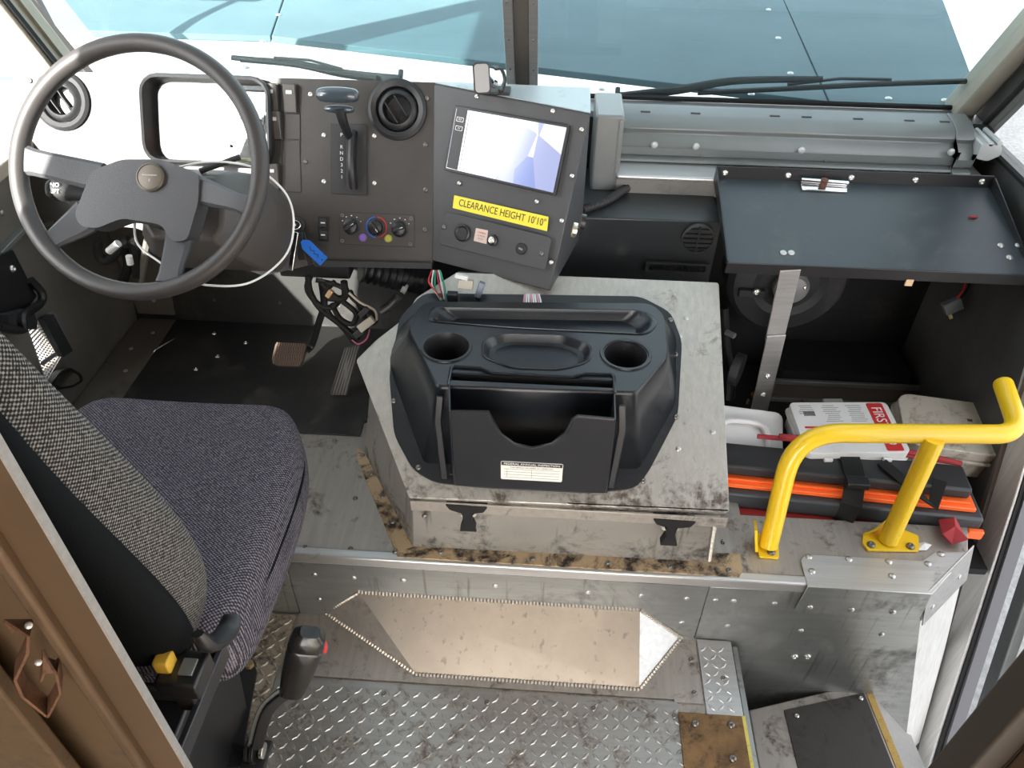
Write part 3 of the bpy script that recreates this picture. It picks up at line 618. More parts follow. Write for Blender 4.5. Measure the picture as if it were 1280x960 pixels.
# recesses: real openings with dished liners
rec1 = round2([CT.p2(*p) for p in ((545, 385), (800, 389), (818, 402), (805, 418), (640, 410), (540, 402))], .02, 4)
rec2 = round2([CT.p2(*p) for p in ((606, 425), (630, 418), (705, 420), (738, 432), (735, 452), (700, 462), (640, 460), (604, 446))], .02, 4)
# notch for bin at the front edge
binx0, binx1 = CT.p2(565, 463)[0], CT.p2(766, 469)[0]; biny = CT.p2(640, 470)[1] + .0
binh = [(binx0, biny + .001), (binx1, biny + .001), (binx1, 1.118), (binx0, 1.118)]
B().plate(CT, topr, holes + [rec1, rec2, binh], z0=-.0035, z1=0).build('top', CONS, cc, bev=.002)
q = B(); q.loft([ring_t, ring_r, ring_b], cap=False); so_ = q.build('skirt', CONS, cc); m_ = so_.modifiers.new('s', 'SOLIDIFY'); m_.thickness = .003; m_.offset = -1
def dish(loop, depth, name, k=.8):
    c = V((sum(p[0] for p in loop) / len(loop), sum(p[1] for p in loop) / len(loop)))
    sc = lambda kk, z: [CT.at(c.x + (p[0] - c.x) * kk, c.y + (p[1] - c.y) * kk, z) for p in loop]
    q = B(); q.loft([sc(1.05, .0015), sc(1.03, .003), sc(1.0, .002), sc(.95, -.006), sc(.9, -depth * .8), sc(k, -depth)], cap=False)
    rr = sc(k, -depth); q.add(rr, [tuple(range(len(rr)))]); q.build(name, CONS, cc, fix=True)
dish(rec1, .022, 'rear_tray', .85); dish(rec2, .018, 'coin_tray')
for h_ in holes:
    q = B(); c = V((sum(p[0] for p in h_) / 28, sum(p[1] for p in h_) / 28))
    q.lathe(Fr((c.x, c.y, zt), (1, 0, 0), (0, 0, 1)), 0, 0, [(.052, 0), (.051, .0032), (.046, .0028), (.042, -.01), (.036, -.085), (.0, -.086)], 28, cap=False); q.build('cup_well', BLK, cc)
# front bin
F6 = Fr((0, 1.045, 0), (1, 0, 0), (0, -1, -.05))
fpx = [(563, 514), (611, 515), (616, 527), (626, 543), (643, 555), (665, 560), (690, 555), (707, 541), (716, 524), (722, 520), (768, 524), (764, 575), (757, 617), (569, 607), (566, 560)]
fr_ = [F6.p2(*p) for p in fpx]
B().plate(F6, round2(fr_, .004, 2), z0=-.004, z1=0).build('bin_front', CONS, cc, bev=.0015)
q = B(); a0 = [F6.at(*p) for p in fr_]; rim = a0[:11]
q.tube(rim, .0032, 6); q.build('bin_rim', CONS, cc)
for s_, xa in ((-1, a0[0]), (1, a0[10])):
    bx = binx0 if s_ < 0 else binx1
    lo = a0[13] if s_ < 0 else a0[12]
    q = B(); o_ = V((s_ * .003, 0, 0)); P = [xa, V((bx, 1.12, zt)), V((bx, 1.16, zt)), V((bx, 1.15, .50)), lo]
    q.add(P + [p + o_ for p in P], [(0, 1, 2, 3, 4), (9, 8, 7, 6, 5)] + [(i, (i + 1) % 5, (i + 1) % 5 + 5, i + 5) for i in range(5)]); q.build('bin_side', CONS, cc, bev=.001)
    # outer flange rib beside the bin
    oo = V((s_ * .022, 0, 0)); e0 = V((bx, 1.085, zt - .012)) + oo * .7; 
    q = B(); q.strip([e0, V((bx + s_ * .020, 1.07, .60)), V((bx + s_ * .012, 1.055, .455))], .006, .014, (1, 0, 0)); q.build('side_rib', CONS, cc, bev=.002)
q = B(); q.plate(Fr((0, biny, 0), (1, 0, 0), (0, -1, 0)), [(binx0, .46), (binx1, .46), (binx1, zt), (binx0, zt)], z0=-.003, z1=0); q.build('bin_back', BLK, cc)
B().tube([V((a, c, zt + .003)) for a, c in ((binx0 - .002, 1.10), (binx0 - .002, biny + .012), (binx0 + .004, biny + .018), (binx0 + .055, biny + .016), (binx0 + .078, biny + .002), (binx1 - .078, biny + .002), (binx1 - .055, biny + .014), (binx1 - .004, biny + .016), (binx1 + .002, biny + .010), (binx1 + .002, 1.10))], .003, 6).build('bin_back_rim', CONS, cc)
q = B(); q.plate(Fr((0, 0, .475), (1, 0, 0), (0, 0, 1)), [(binx0, 1.05), (binx1, 1.05), (binx1, biny), (binx0, biny)], z0=-.003, z1=0); q.build('bin_floor', BLK, cc)
rivets(cc, [LF3.pp(x, y, .006) for x, y in ((492, 501), (523, 584), (844, 443), (845, 521), (804, 601), (838, 400))], LF3.n, ME_SCD, 'screw')
# inspection label
lb = B(); lw = F6.p2(624, 572); lx = F6.p2(704, 606); lc = ((lw[0] + lx[0]) / 2, (lw[1] + lx[1]) / 2); w_, h__ = .118, .052
lo_ = lb.plate(F6, rrect(w_, h__, .003, 2, *lc), z0=.0003, z1=.0009).build('inspection_label', LABW, cc)
B().plate(F6, rrect(w_ - .002, .010, .001, 1, lc[0], lc[1] + h__ / 2 - .006), z0=.0009, z1=.0012).build('label_header', INK, lo_)
text('FEDERAL ANNUAL INSPECTION', F6, lc[0], lc[1] + h__ / 2 - .0062, .0075, INKW, lo_, h=.0013)
text('THIS VEHICLE HAS PASSED AN INSPECTION', F6, lc[0], lc[1] + .010, .0042, INK, lo_, h=.0012)
q = B()
for k in range(4): q.obox(F6, lc[0], lc[1] + .005 - k * .008, w_ - .012, .0005, .0009, .0012)
for k in (-.5, 0): q.obox(F6, lc[0] + w_ * k * .8, lc[1] - .007, .0005, .024, .0009, .0012)
q.build('ruled_lines', INK, lo_)
# ================================================================ DASHBOARD
DS = Fr((0, 1.754, 1.0), (1, 0, 0), (0, -1, .517))   # v up the face
D2 = DS.p2
db = thing('dashboard', 'brown-black flat dashboard panel with screws, behind the steering wheel', 'dashboard', (-.75, 1.75, .62))
outer = [D2(30, 88), D2(545, 103), D2(541, 333), D2(393, 330), D2(330, 345), D2(290, 330), D2(170, 285), D2(50, 275), D2(34, 240)]
clc = [D2(163, 93), D2(330, 100)]
cx0, cx1 = -.945, -.655; cy1, cy0 = D2(250, 97)[1] - .004, D2(250, 203)[1]
clh = rrect(cx1 - cx0, cy1 - cy0, .035, 4, (cx0 + cx1) / 2, (cy0 + cy1) / 2)
vc = D2(497, 137); vh = circ(.052, 32, *vc); vc2 = D2(78, 126); vh2 = circ(.052, 32, *vc2)
gc = (D2(414, 155)[0], (D2(414, 155)[1] + D2(414, 243)[1]) / 2)
gw = D2(459, 200)[0] - D2(414, 200)[0]; gh = D2(436, 155)[1] - D2(436, 243)[1]; gcx = (D2(459, 200)[0] + D2(414, 200)[0]) / 2; gcy = (D2(436, 155)[1] + D2(436, 243)[1]) / 2
B().plate(DS, round2(outer, .006, 2), [clh, vh, vh2], z0=-.006, z1=0).build('panel', DASHM, db, bev=.0015)
B().hexa([(XL + .01, 1.762, .97), (-.285, 1.762, .97), (-.285, 1.98, .80), (XL + .01, 1.98, .80)], [(XL + .01, 1.762, .98), (-.285, 1.762, .98), (-.285, 1.98, .81), (XL + .01, 1.98, .81)]).build('top_shelf', mat('dash_top', (.05, .055, .06), .5), db)
# lower edge lip
q = B(); q.strip([DS.at(D2(395, 331)[0], D2(395, 331)[1] + .004, -.01), DS.at(D2(541, 334)[0], D2(541, 334)[1] + .004, -.01)], .014, .05, DS.n); q.build('lower_lip', BLKM, db)
scr = [(388, 118), (382, 202), (405, 169), (468, 170), (405, 227), (468, 229), (534, 123), (532, 181), (532, 237), (531, 287), (428, 269), (514, 273), (428, 301), (513, 305), (38, 101)]
for i, (x, y) in enumerate(scr): put('screw', ME_SCR if i in (0, 2, 3, 4, 5) else ME_SCD, db, DS.pp(x, y, 0), DS.n, spin=i)
# switches
for (x, y, w_, h_, up) in ((341, 123, 17, 31, 1), (364, 124, 17, 31, 1), (345, 157, 17, 31, 1), (366, 158, 18, 31, 0), (344, 190, 16, 28, 0), (366, 191, 18, 30, 0), (342, 221, 18, 30, 1), (367, 223, 18, 30, 0)):
    cx, cy = D2(x, y); ww = w_ * .00199; hh = h_ * .0021
    if up:
        sw_ = B().obox(DS, cx, cy, ww, hh, 0, .005).build('switch', BLK, db, bev=.001)
        P = [(-.42, -.46), (.42, -.46), (.42, .46), (-.42, .46)]
        q = B(); q.hexa([DS.at(cx + a * ww, cy + c * hh, .004) for a, c in P], [DS.at(cx + a * ww, cy + c * hh, .018 if c > 0 else .007) for a, c in P]); q.build('rocker', mat('rocker_grey', (.10, .09, .085), .45), sw_, bev=.0015)
        q = B(); q.obox(DS, cx, cy + hh * .2, ww * .4, hh * .12, .0165, .0172); q.build('symbol', INKW, sw_)
    else: B().obox(DS, cx, cy, ww, hh, 0, .0025).build('blank_cover', DASHM, db, bev=.001)
# small double switch lower
cx, cy = D2(405, 286); dsw = B().obox(DS, cx, cy, .026, .058, 0, .004).build('switch', BLK, db, bev=.001)
for dy in (-.014, .014):
    B().obox(DS, cx, cy + dy, .018, .022, .004, .009, taper=.9).build('rocker', BLKM, dsw, bev=.001); 
    B().obox(DS, cx, cy + dy, .010, .003, .009, .0095).build('symbol', INKW, dsw)
# instrument cluster
ic = thing('instrument_cluster', 'gauge cluster in rounded black bezel behind the steering wheel rim', 'gauges', DS.at((cx0 + cx1) / 2, cy0, 0))
mx, my = (cx0 + cx1) / 2, (cy0 + cy1) / 2; cw, ch = cx1 - cx0, cy1 - cy0
def rr(k, z): return [DS.at(a, c, z) for a, c in rrect(cw + k, ch + k, .037 + k / 2, 4, mx, my)]
q = B(); q.loft([rr(.004, -.005), rr(.012, .0), rr(.014, .03), rr(.006, .036), rr(-.004, .034), rr(-.012, -.02), rr(-.016, -.034)], cap=False); q.build('bezel', BLK, ic)
fc = B().plate(DS, rrect(cw - .008, ch - .008, .033, 4, mx, my), z0=-.038, z1=-.034).build('face', mat('gauge_face', (.045, .042, .045), .35), ic)
FG = Fr(DS.at(0, 0, -.034), DS.u, DS.n)
def gauge(cx, cy, r, ang, m1=INKW, nn=9):
    gq = B(); gq.lathe(FG, cx, cy, [(r, 0), (r, .0015), (r - .002, .0015), (r - .002, 0)], 28, cap=False); g_ = gq.build('gauge', mat('gauge_ring', (.25, .24, .23), .4), ic)
    q = B()
    for k in range(nn * 2 + 1):
        a = math.radians(225 - 270 * k / (nn * 2)); L_ = .008 if k % 2 == 0 else .004; rm = r - .004 - L_ / 2
        q.obox(FG, cx + rm * math.cos(a), cy + rm * math.sin(a), L_, .0012, 0, .001, ang=a)
    q.build('tick_marks', m1, g_)
    q = B(); q.obox(FG, cx + r * .35 * math.cos(ang), cy + r * .35 * math.sin(ang), r * .75, .0018, .004, .006, ang=ang); q.build('needle', ORL, g_)
    q = B(); q.lathe(FG, cx, cy, [(r * .17, 0), (r * .16, .008), (r * .1, .009)], 16); q.build('hub', BLK, g_)
    return g_
rr_ = .052
g1 = gauge(mx - .055, my + .022, rr_, math.radians(150)); g2 = gauge(mx + .062, my + .018, rr_, math.radians(180))
for k, n_ in enumerate(range(0, 90, 10)):
    a = math.radians(225 - 270 * k / 8)
    if k % 2 == 0: text(str(n_), FG, mx + .062 + .034 * math.cos(a), my + .018 + .034 * math.sin(a), .009, INKW, g2); text(str(k * 5), FG, mx - .055 + .034 * math.cos(a), my + .022 + .034 * math.sin(a), .009, INKW, g1)
for gx, aa in ((-.105, 2.5), (-.012, 2.2), (.030, 2.6)): gauge(mx + gx, my - .05 + (.01 if gx < 0 else 0), .021, aa, ORL, 4)
q = B(); q.plate(FG, rrect(.085, .012, .002, 1, mx + .05, my - .082), z0=0, z1=.002); dp_ = q.build('readout', mat('lcd', (.30, .32, .16), .3), ic); text('NO SERVICE', FG, mx + .05, my - .082, .007, INK, dp_, h=.0025)
B().plate(DS, rrect(cw - .010, ch - .010, .032, 4, mx, my), z0=-.004, z1=-.0025).build('lens', GLC, ic)
# round air vents
def vent(c, label, n):
    t = thing('air_vent', label, 'air vent', DS.at(c[0], c[1], 0), 'round dash vents')
    q = B(); q.lathe(DS, *c, [(.0515, -.004), (.068, .0), (.067, .006), (.060, .010), (.050, .007), (.047, -.002), (.045, -.02)], 40, cap=False); q.build('bezel', BLK, t)
    q = B(); q.lathe(DS, *c, [(.046, .001), (.040, .008), (.033, .010), (.031, .006), (.029, -.02), (.0, -.022)], 32, cap=False); q.build('ball', BLK, t)
    for k, (dx, tilt) in enumerate(((-.012, .5), (.010, .5))):
        a = math.radians(-55); ux = V((math.cos(a), math.sin(a))); pts = []
        for s_ in (-.026, -.012, 0, .012, .026): pts.append(DS.at(c[0] + dx * -math.sin(a) * 1.2 + ux.x * s_, c[1] + dx * math.cos(a) * 1.2 + ux.y * s_, .010 - .1 * abs(s_)))
        q = B(); q.strip(pts, .003, .018, DS.n); q.build('louvre', BLKM, t, bev=.001)
vent(vc, 'round black air vent right of the gear selector', 0); vent(vc2, 'round air vent at far left of the dash behind the wheel rim', 1)
# gear selector
gs = thing('gear_selector', 'black column gear selector with chrome-topped handle in a slotted plate', 'gear shifter', DS.at(gcx, gcy))
gp = B().plate(DS, rrect(gw, gh, .003, 2, gcx, gcy), z0=.0002, z1=.005).build('plate', BLKM, gs, bev=.001)
B().plate(DS, rrect(.014, gh * .80, .001, 1, gcx - .016, gcy - .004), z0=.005, z1=.006).build('indicator_strip', BLK, gp)
for k, ch_ in enumerate('PRND321'): text(ch_, DS, gcx - .016, gcy + gh * (.34 if k == 0 else .17 - .085 * (k - 1)), .011, INKW, gp, h=.0065)
q = B(); P = [DS.at(gcx + .012, gcy + gh * .38, .005), DS.at(gcx + .012, gcy + gh * .2, .018), DS.at(gcx + .012, gcy, .024), DS.at(gcx + .012, gcy - gh * .2, .020), DS.at(gcx + .012, gcy - gh * .40, .005)]; q.tube(cr(P, 5), .013, 10, flat=.8); q.build('slot_cover', BLK, gs)
a_ = DS.at(gcx + .006, gcy + gh * .30, .015); b_ = DS.pp(424, 135, .075); q = B(); q.tube(cr([a_, a_.lerp(b_, .5) + DS.n * .01, b_]), lambda t: .0085 + .004 * t, 10); q.build('lever', BLK, gs)
hc = DS.pp(422, 120, .082); HF_ = Fr(hc, DS.u, DS.n); K = mat('knob_gloss', (.045, .06, .075), .16, coat=.6)
rings = [[HF_.at(x, r_ * math.cos(a) * .016 + .002, r_ * math.sin(a) * .014 + z_) for a in [2 * math.pi * k / 16 for k in range(16)]] for x, r_, z_ in ((-.048, .2, 0), (-.045, .75, 0), (-.035, 1.0, 0), (0, 1.12, .002), (.035, 1.0, 0), (.045, .75, 0), (.048, .2, 0))]
B().loft(rings).build('handle', K, gs, sub=1)
rings = [[HF_.at(x, r_ * math.cos(a) * .009 - .026, r_ * math.sin(a) * .010 - .012) for a in [2 * math.pi * k / 12 for k in range(12)]] for x, r_ in ((-.034, .3), (-.030, .9), (0, 1.1), (.030, .9), (.034, .3))]
B().loft(rings).build('release_trigger', K, gs, sub=1)
# climate control
cs = thing('climate_control', 'heater control panel with three black knobs under the gear selector', 'heater control', DS.at(*D2(470, 290)))
hx0, hy1 = D2(424, 265); hx1, hy0 = D2(518, 309)
cpn = B().plate(DS, rrect(hx1 - hx0, abs(hy1 - hy0), .003, 2, (hx0 + hx1) / 2, (hy0 + hy1) / 2), z0=.0002, z1=.003).build('panel', DASHM, cs, bev=.001)
for i, (x, y) in enumerate(((440, 283), (471, 284), (500, 286))):
    c = D2(x, y); q = B(); q.lathe(DS, *c, [(.020, .003), (.020, .006), (.017, .008), (.015, .018), (.012, .020)], 24); kb = q.build('knob', BLK, cs)
    B().obox(DS, c[0], c[1], .030, .008, .018, .030, ang=math.radians((35, -50, 20)[i]), taper=.85).build('grip', BLKM, kb, bev=.002)
    B().obox(DS, c[0] + .009 * math.cos(math.radians((35, -50, 20)[i])), c[1] + .009 * math.sin(math.radians((35, -50, 20)[i])), .008, .0012, .030, .0304, ang=math.radians((35, -50, 20)[i])).build('pointer', INKW, kb)
    for k in range(5):
        a = math.radians(30 + 30 * k); B().obox(DS, c[0] + .025 * math.cos(a), c[1] + .025 * math.sin(a), .002 + .0004 * k, .002, .003, .0035).build('mark', INKW, cpn) if i != 1 else None
c = D2(471, 284)
for a0, m_ in ((180, BLUE), (0, RED)):
    pts = [DS.at(c[0] + .024 * math.cos(math.radians(a0 - 85 + k * 17)), c[1] + .024 * math.sin(math.radians(a0 - 85 + k * 17)), .0035) for k in range(11)]
    B().tube(pts, .0016, 6).build('temperature_ring', m_, cpn)
for (x, y, m_) in ((454, 297, PUR), (486, 298, mat('olive', (.35, .34, .05), .5))):
    q = B(); q.lathe(DS, *D2(x, y), [(.0095, .003), (.0095, .007), (.007, .009)], 16); q.build('push_button', m_, cs)
# ================================================================ MONITOR POD
PTL, PTR, PBR, PBL = PZ(542, 105, 1.0), PZ(738, 143, 1.0), PZ(688, 364, .65), PZ(540, 326, .65)
PTB, PBB = PZ(738, 112, 1.0), PX(727, 327, .075)
print('pod', PTL, PTR, PBR, PBL, PTB, PBB)
pd = thing('monitor_pod', 'angled dark grey metal pod housing a screen, right of the dashboard', 'console', (-.1, 1.7, .62))
back = [V((-.283, 1.765, .998)), V((.072, 1.758, .998)), V((.075, 1.70, .66)), V((-.285, 1.70, .62))]
q = B(); q.add([PTL, PTR, PBR, PBL] + back, [(0, 1, 2, 3), (7, 6, 5, 4), (0, 4, 5, 1), (1, 5, 6, 2), (2, 6, 7, 3), (3, 7, 4, 0)]); q.build('housing', PODM, pd, bev=.003)
q = B(); q.add([PTL + V((0, .004, .0005)), PTR + V((0, .004, .0005)), back[1] + V((0, 0, .0025)), back[0] + V((0, 0, .0025))] + [p + V((0, 0, .002)) for p in (PTL + V((0, .004, .0005)), PTR + V((0, .004, .0005)), back[1] + V((0, 0, .0025)), back[0] + V((0, 0, .0025)))], [(0, 1, 2, 3), (7, 6, 5, 4), (0, 4, 5, 1), (1, 5, 6, 2), (2, 6, 7, 3), (3, 7, 4, 0)]); q.build('top_cover', mat('pod_top', (.42, .47, .48), .45, .4, dirt=.3, dscale=12), pd)
pn = (PTR - PTL).cross(PBL - PTL).normalized(); pn = pn if pn.y < 0 else -pn
PF = Fr(PTL, PTR - PTL, pn); P2 = PF.p2
def pq(pts, z0, z1, name, m, par, r=.002, bev=0): return B().plate(PF, round2([P2(*p) for p in pts], r, 2), z0=z0, z1=z1).build(name, m, par, bev=bev)
rivets(pd, [PF.pp(x, y, 0) for x, y in ((596, 121), (691, 139), (727, 162), (715, 220), (574, 229), (671, 252), (702, 276), (689, 328))], PF.n, ME_SCR, 'screw', .9)
scp = [(570, 132), (714, 157), (696, 245), (557, 213)]
sn = thing('dash_screen', 'lit rear-view camera display screen in the angled pod', 'screen', PF.pp(635, 240, 0))
pq(scp, .0005, .008, 'bezel', BLK, sn, .005, .0015)
m = bpy.data.materials.new('screen_image'); m.use_nodes = True; t = m.node_tree; N = t.nodes; L = t.links; N.clear()
o_ = N.new('ShaderNodeOutputMaterial'); em = N.new('ShaderNodeEmission'); tc = N.new('ShaderNodeTexCoord'); mp = N.new('ShaderNodeMapping'); mp.inputs['Rotation'].default_value = (0, .5, .4); mp.inputs['Scale'].default_value = (10, 6, 4)
vo = N.new('ShaderNodeTexVoronoi'); vo.inputs['Scale'].default_value = 1.6; cr_ = N.new('ShaderNodeValToRGB'); L.new(tc.outputs['Object'], mp.inputs[0]); L.new(mp.outputs[0], vo.inputs['Vector'])
L.new(vo.outputs['Color'], cr_.inputs[0]); e_ = cr_.color_ramp.elements; cr_.color_ramp.interpolation = 'CONSTANT'; e_[0].color = (.30, .38, .75, 1); e_[1].color = (.90, .93, 1, 1); e_[1].position = .33; x_ = cr_.color_ramp.elements.new(.2); x_.color = (.45, .50, .8, 1); x_ = cr_.color_ramp.elements.new(.6); x_.color = (1, 1, 1, 1)
em.inputs[1].default_value = .55; gl_ = N.new('ShaderNodeBsdfGlossy'); gl_.inputs['Roughness'].default_value = .15; ms = N.new('ShaderNodeMixShader'); ms.inputs[0].default_value = .12
L.new(cr_.outputs[0], em.inputs[0]); L.new(em.outputs[0], ms.inputs[1]); L.new(gl_.outputs[0], ms.inputs[2]); L.new(ms.outputs[0], o_.inputs[0])
ds_ = pq([(573, 136), (710, 160), (693, 241), (560, 210)], .008, .0088, 'display', m, sn, .001)
mb = pq([(573.5, 136), (587, 138.5), (574, 213), (560.5, 209.5)], .0088, .0092, 'menu_strip', BLK, ds_, .0005)
for (x, y) in ((577.5, 150), (576, 161)):
    c = P2(x, y); q = B(); q.plate(PF, rrect(.018, .010, .001, 1, *c), [rrect(.0155, .0075, .0008, 1, *c)], z0=.0092, z1=.0096); q.build('menu_icon', INKW, ds_)
    text('PDI' if y < 155 else 'AV', PF, c[0], c[1], .0058, INKW, ds_, h=.0097)
pq([(589, 141), (590, 141), (577, 212), (576, 212)], .0088, .009, 'menu_line', INKG, ds_, .0001)
# clearance label
st_ = pq([(568, 244), (686, 271), (684, 289), (566, 260)], .0004, .001, 'clearance_label', YELS, pd, .001)
ca = P2(627, 266); e0 = P2(568, 252); e1_ = P2(685, 280); ang = math.atan2(e1_[1] - e0[1], e1_[0] - e0[0])
text("CLEARANCE HEIGHT 10'10\"", PF, ca[0], ca[1], .0225, INK, st_, ang=ang, h=.0013, xs=.80)
# accessory sub-panel
sp_ = pq([(558, 264), (690, 297), (682, 338), (548, 305)], .0004, .0035, 'accessory_plate', PODM, pd, .008, .001)
for x, y in ((555, 284), (677, 317)): put('screw', ME_SCD, pd, PF.pp(x, y, .0035), PF.n)
c = P2(580, 291); q = B(); q.lathe(PF, *c, [(.020, .0035), (.020, .010), (.016, .012), (.012, .009), (.004, .009)], 24); q.build('power_socket', BLK, pd)
c = P2(617, 300); q = B(); q.lathe(PF, *c, [(.013, .0035), (.013, .009), (.010, .011)], 20); bu = q.build('push_button', BLK, pd); q = B(); q.lathe(PF, *c, [(.008, .010), (.008, .014), (.006, .0155)], 20); q.build('button_cap', STEEL, bu)
c = P2(653, 311); q = B(); q.lathe(PF, *c, [(.013, .0035), (.013, .008), (.011, .010)], 20); ub = q.build('usb_port', BLK, pd); B().obox(PF, *c, .010, .004, .0101, .0106, ang=-.2).build('slot', INKG, ub)
sk_ = pq([(596, 285), (611, 288), (609, 305), (593, 301)], .0036, .0042, 'paper_sticker', mat('sticker_pink', (.68, .52, .45), .6), pd, .001)
c = P2(602.5, 295)
for k, s_ in enumerate(('CAMERA', 'SCREEN', 'RESET')): text(s_, PF, c[0], c[1] + .007 - .007 * k, .0055, mat('ink_red', (.45, .1, .08), .6) if k == 0 else INKG, sk_, ang=ang, h=.0045)
# side port
SFn = (PBR - PTR).cross(back[1] - PTR).normalized(); SFn = SFn if SFn.x > 0 else -SFn; SFr = Fr(PTR, back[1] - PTR, SFn)
for (x, y, r_) in ((717, 287, .014), (727, 277, .014)):
    c = SFr.p2(x, y); q = B(); q.lathe(SFr, *c, [(r_, -.002), (r_, .006), (r_ * .7, .007), (r_ * .6, .001)], 20); q.build('side_socket', STEEL if x < 720 else BLK, pd)
# phone holder
ph = thing('phone_mount', 'small silver and black magnetic phone mount clipped on the pod top', 'phone holder', (-.16, 1.70, 1.0))
PHF = Fr(PY(602, 98, 1.66), (1, .25, 0), (.15, -.9, .35))
B().plate(PHF, rrect(.036, .062, .008, 4), z0=0, z1=.008).build('magnet_pad', BLK, ph, bev=.002)
B().plate(PHF, rrect(.030, .056, .007, 4), z0=.008, z1=.0095).build('steel_face', mat('grey_face', (.32, .32, .33), .35, .5), ph)
text('CAR', PHF, 0, 0, .008, INK, ph, h=.0098) if False else None
B().tube(cr([PHF.at(.01, 0, 0), PHF.at(.02, -.008, -.02), PHF.at(.03, -.012, -.03)]), .009, 10).build('ball_arm', CHROME, ph)
q = B(); q.strip(cr([PHF.at(.028, .02, -.02), PHF.at(.045, .018, -.028), PHF.at(.052, -.005, -.032), PHF.at(.040, -.028, -.034), PHF.at(.022, -.03, -.034)], 5), .018, .005, PHF.u.lerp(PHF.v, .5)); q.build('clamp', BLK, ph, bev=.001)
B().box(-.175, -.105, 1.69, 1.735, 1.0015, 1.008).build('foot', BLKM, ph, bev=.002)
#NEXT2
# ================================================================ STEERING WHEEL
WC = V((-.745, 1.262, 1.003)); tl_ = math.radians(52)
SWF = Fr(WC, (1, 0, 0), (0, -math.sin(tl_), math.cos(tl_)))       # v = up along the wheel
SWF = Fr(WC, SWF.u * math.cos(.12) - SWF.v * math.sin(.12) * 0 + SWF.v * .0, SWF.n)
def w2(px, py, h=0): return SWF.p2(px, py, h)
swt = thing('steering_wheel', 'large black four-spoke steering wheel, its left half in sunlight', 'steering wheel', WC)
Rw = .222; rt = .0165
q = B(); rings = []
for k in range(96):
    a = 2 * math.pi * k / 96; c_ = SWF.at(Rw * math.cos(a), Rw * math.sin(a)); rad = (SWF.u * math.cos(a) + SWF.v * math.sin(a))
    rings.append([c_ + rad * (rt * .95 * math.cos(b_)) + SWF.n * (rt * 1.05 * math.sin(b_)) for b_ in [2 * math.pi * j / 14 for j in range(14)]])
q.loft(rings, closed=True); q.build('rim', WHEELM, swt)
# hub pad
HB = -.028
def hubp(z, k=1):
    pts = [w2(*p, z) for p in ((112, 212), (150, 198), (200, 198), (247, 216), (246, 252), (232, 300), (212, 302), (200, 280), (150, 272), (118, 285), (98, 282), (90, 268))]
    return round2(pts, .012, 3)
q = B(); q.plate(SWF, hubp(.0), z0=-.05, z1=-.006); q.build('hub', HUBM, swt, bev=.008, seg=3)
q = B(); q.lathe(SWF, *w2(187, 221, 0), [(.026, -.008), (.026, -.001), (.0225, .001), (.022, -.0005), (.010, .0005), (.0, .0005)], 36, cap=False); bdg = q.build('horn_badge', mat('badge_bronze', (.13, .11, .09), .35, .4), swt)
q = B(); bc = w2(187, 221, 0); q.obox(SWF, bc[0], bc[1] + .003, .028, .0022, .0006, .0011); q.obox(SWF, bc[0], bc[1] - .006, .003, .005, .0006, .0011); q.build('emblem', mat('badge_light', (.35, .32, .28), .4), bdg)
# spokes
def spoke(p0, p1, w0, w1, h0, h1, t0=.02, t1=.016, name='spoke'):
    a, c = V(w2(*p0, h0)), V(w2(*p1, h1)); rings = []
    d_ = (c - a).normalized(); nr = V((-d_.y, d_.x))
    for i in range(7):
        t = i / 6; e = t * t * (3 - 2 * t); c2_ = a.lerp(c, t); wd_ = w0 * (1 - e) + w1 * e + (.012 * (max(0, t - .75) / .25) ** 2); hh_ = h0 * (1 - e) + h1 * e; th = t0 * (1 - e) + t1 * e
        rings.append([SWF.at(c2_.x + nr.x * wd_ / 2 * x, c2_.y + nr.y * wd_ / 2 * x, hh_ + th / 2 * z) for x, z in ((-1, -.4), (-.8, -1), (.8, -1), (1, -.4), (1, .4), (.75, 1), (-.75, 1), (-1, .4))])
    B().loft(rings).build(name, HUBM if name == 'spoke' else WHEELM, swt)
spoke((128, 222), (28, 200), .052, .046, -.022, 0); spoke((240, 235), (312, 258), .052, .030, -.026, 0, .026)
spoke((112, 268), (52, 312), .062, .030, -.03, 0); spoke((225, 290), (213, 352), .050, .040, -.03, 0)
q = B(); q.cyl(SWF.at(*w2(180, 240, 0), -.05), SWF.at(*w2(180, 240, 0), -.09), .045, .055, 24); q.build('hub_boss', BLK, swt)
# steering column shroud
sc_ = thing('steering_column', 'dark plastic steering column shroud running down to the dash', 'steering column', (-.72, 1.5, .75))
hubc = V(w2(180, 240, 0)); c0 = SWF.at(hubc.x + .03, hubc.y - .01, -.09); rings = []
for t, wx, hz, off in ((0, .075, .06, (0, 0, 0)), (.2, .105, .085, (.0, 0, 0)), (.6, .118, .10, (.012, 0, 0)), (1, .11, .09, (.022, 0, 0))):
    c_ = c0 + SWF.n * -.24 * t + V(off)
    rings.append([c_ + SWF.u * x * wx + SWF.v * y * hz for x, y in ((-1, -.55), (-.8, -1), (.8, -1), (1, -.55), (1, .5), (.7, 1), (-.7, 1), (-1, .5))])
B().loft(rings).build('shroud', mat('shroud', (.07, .062, .058), .45, bump=.2, bscale=450), sc_, bev=.006)
B().plate(Fr(rings[1][5] * .5 + rings[2][4] * .5 + V((0, 0, .0)), SWF.u, SWF.v), rrect(.01, .01, .002), z0=0, z1=.001) 
stk = thing('turn_signal_stalk', 'black column stalk lettered NO LIFT, left of the hub', 'lever', SWF.at(*w2(90, 240, -.05), -.05))
a_, c_ = SWF.pp(150, 246, -.07), SWF.pp(60, 236, -.045)
rings = []
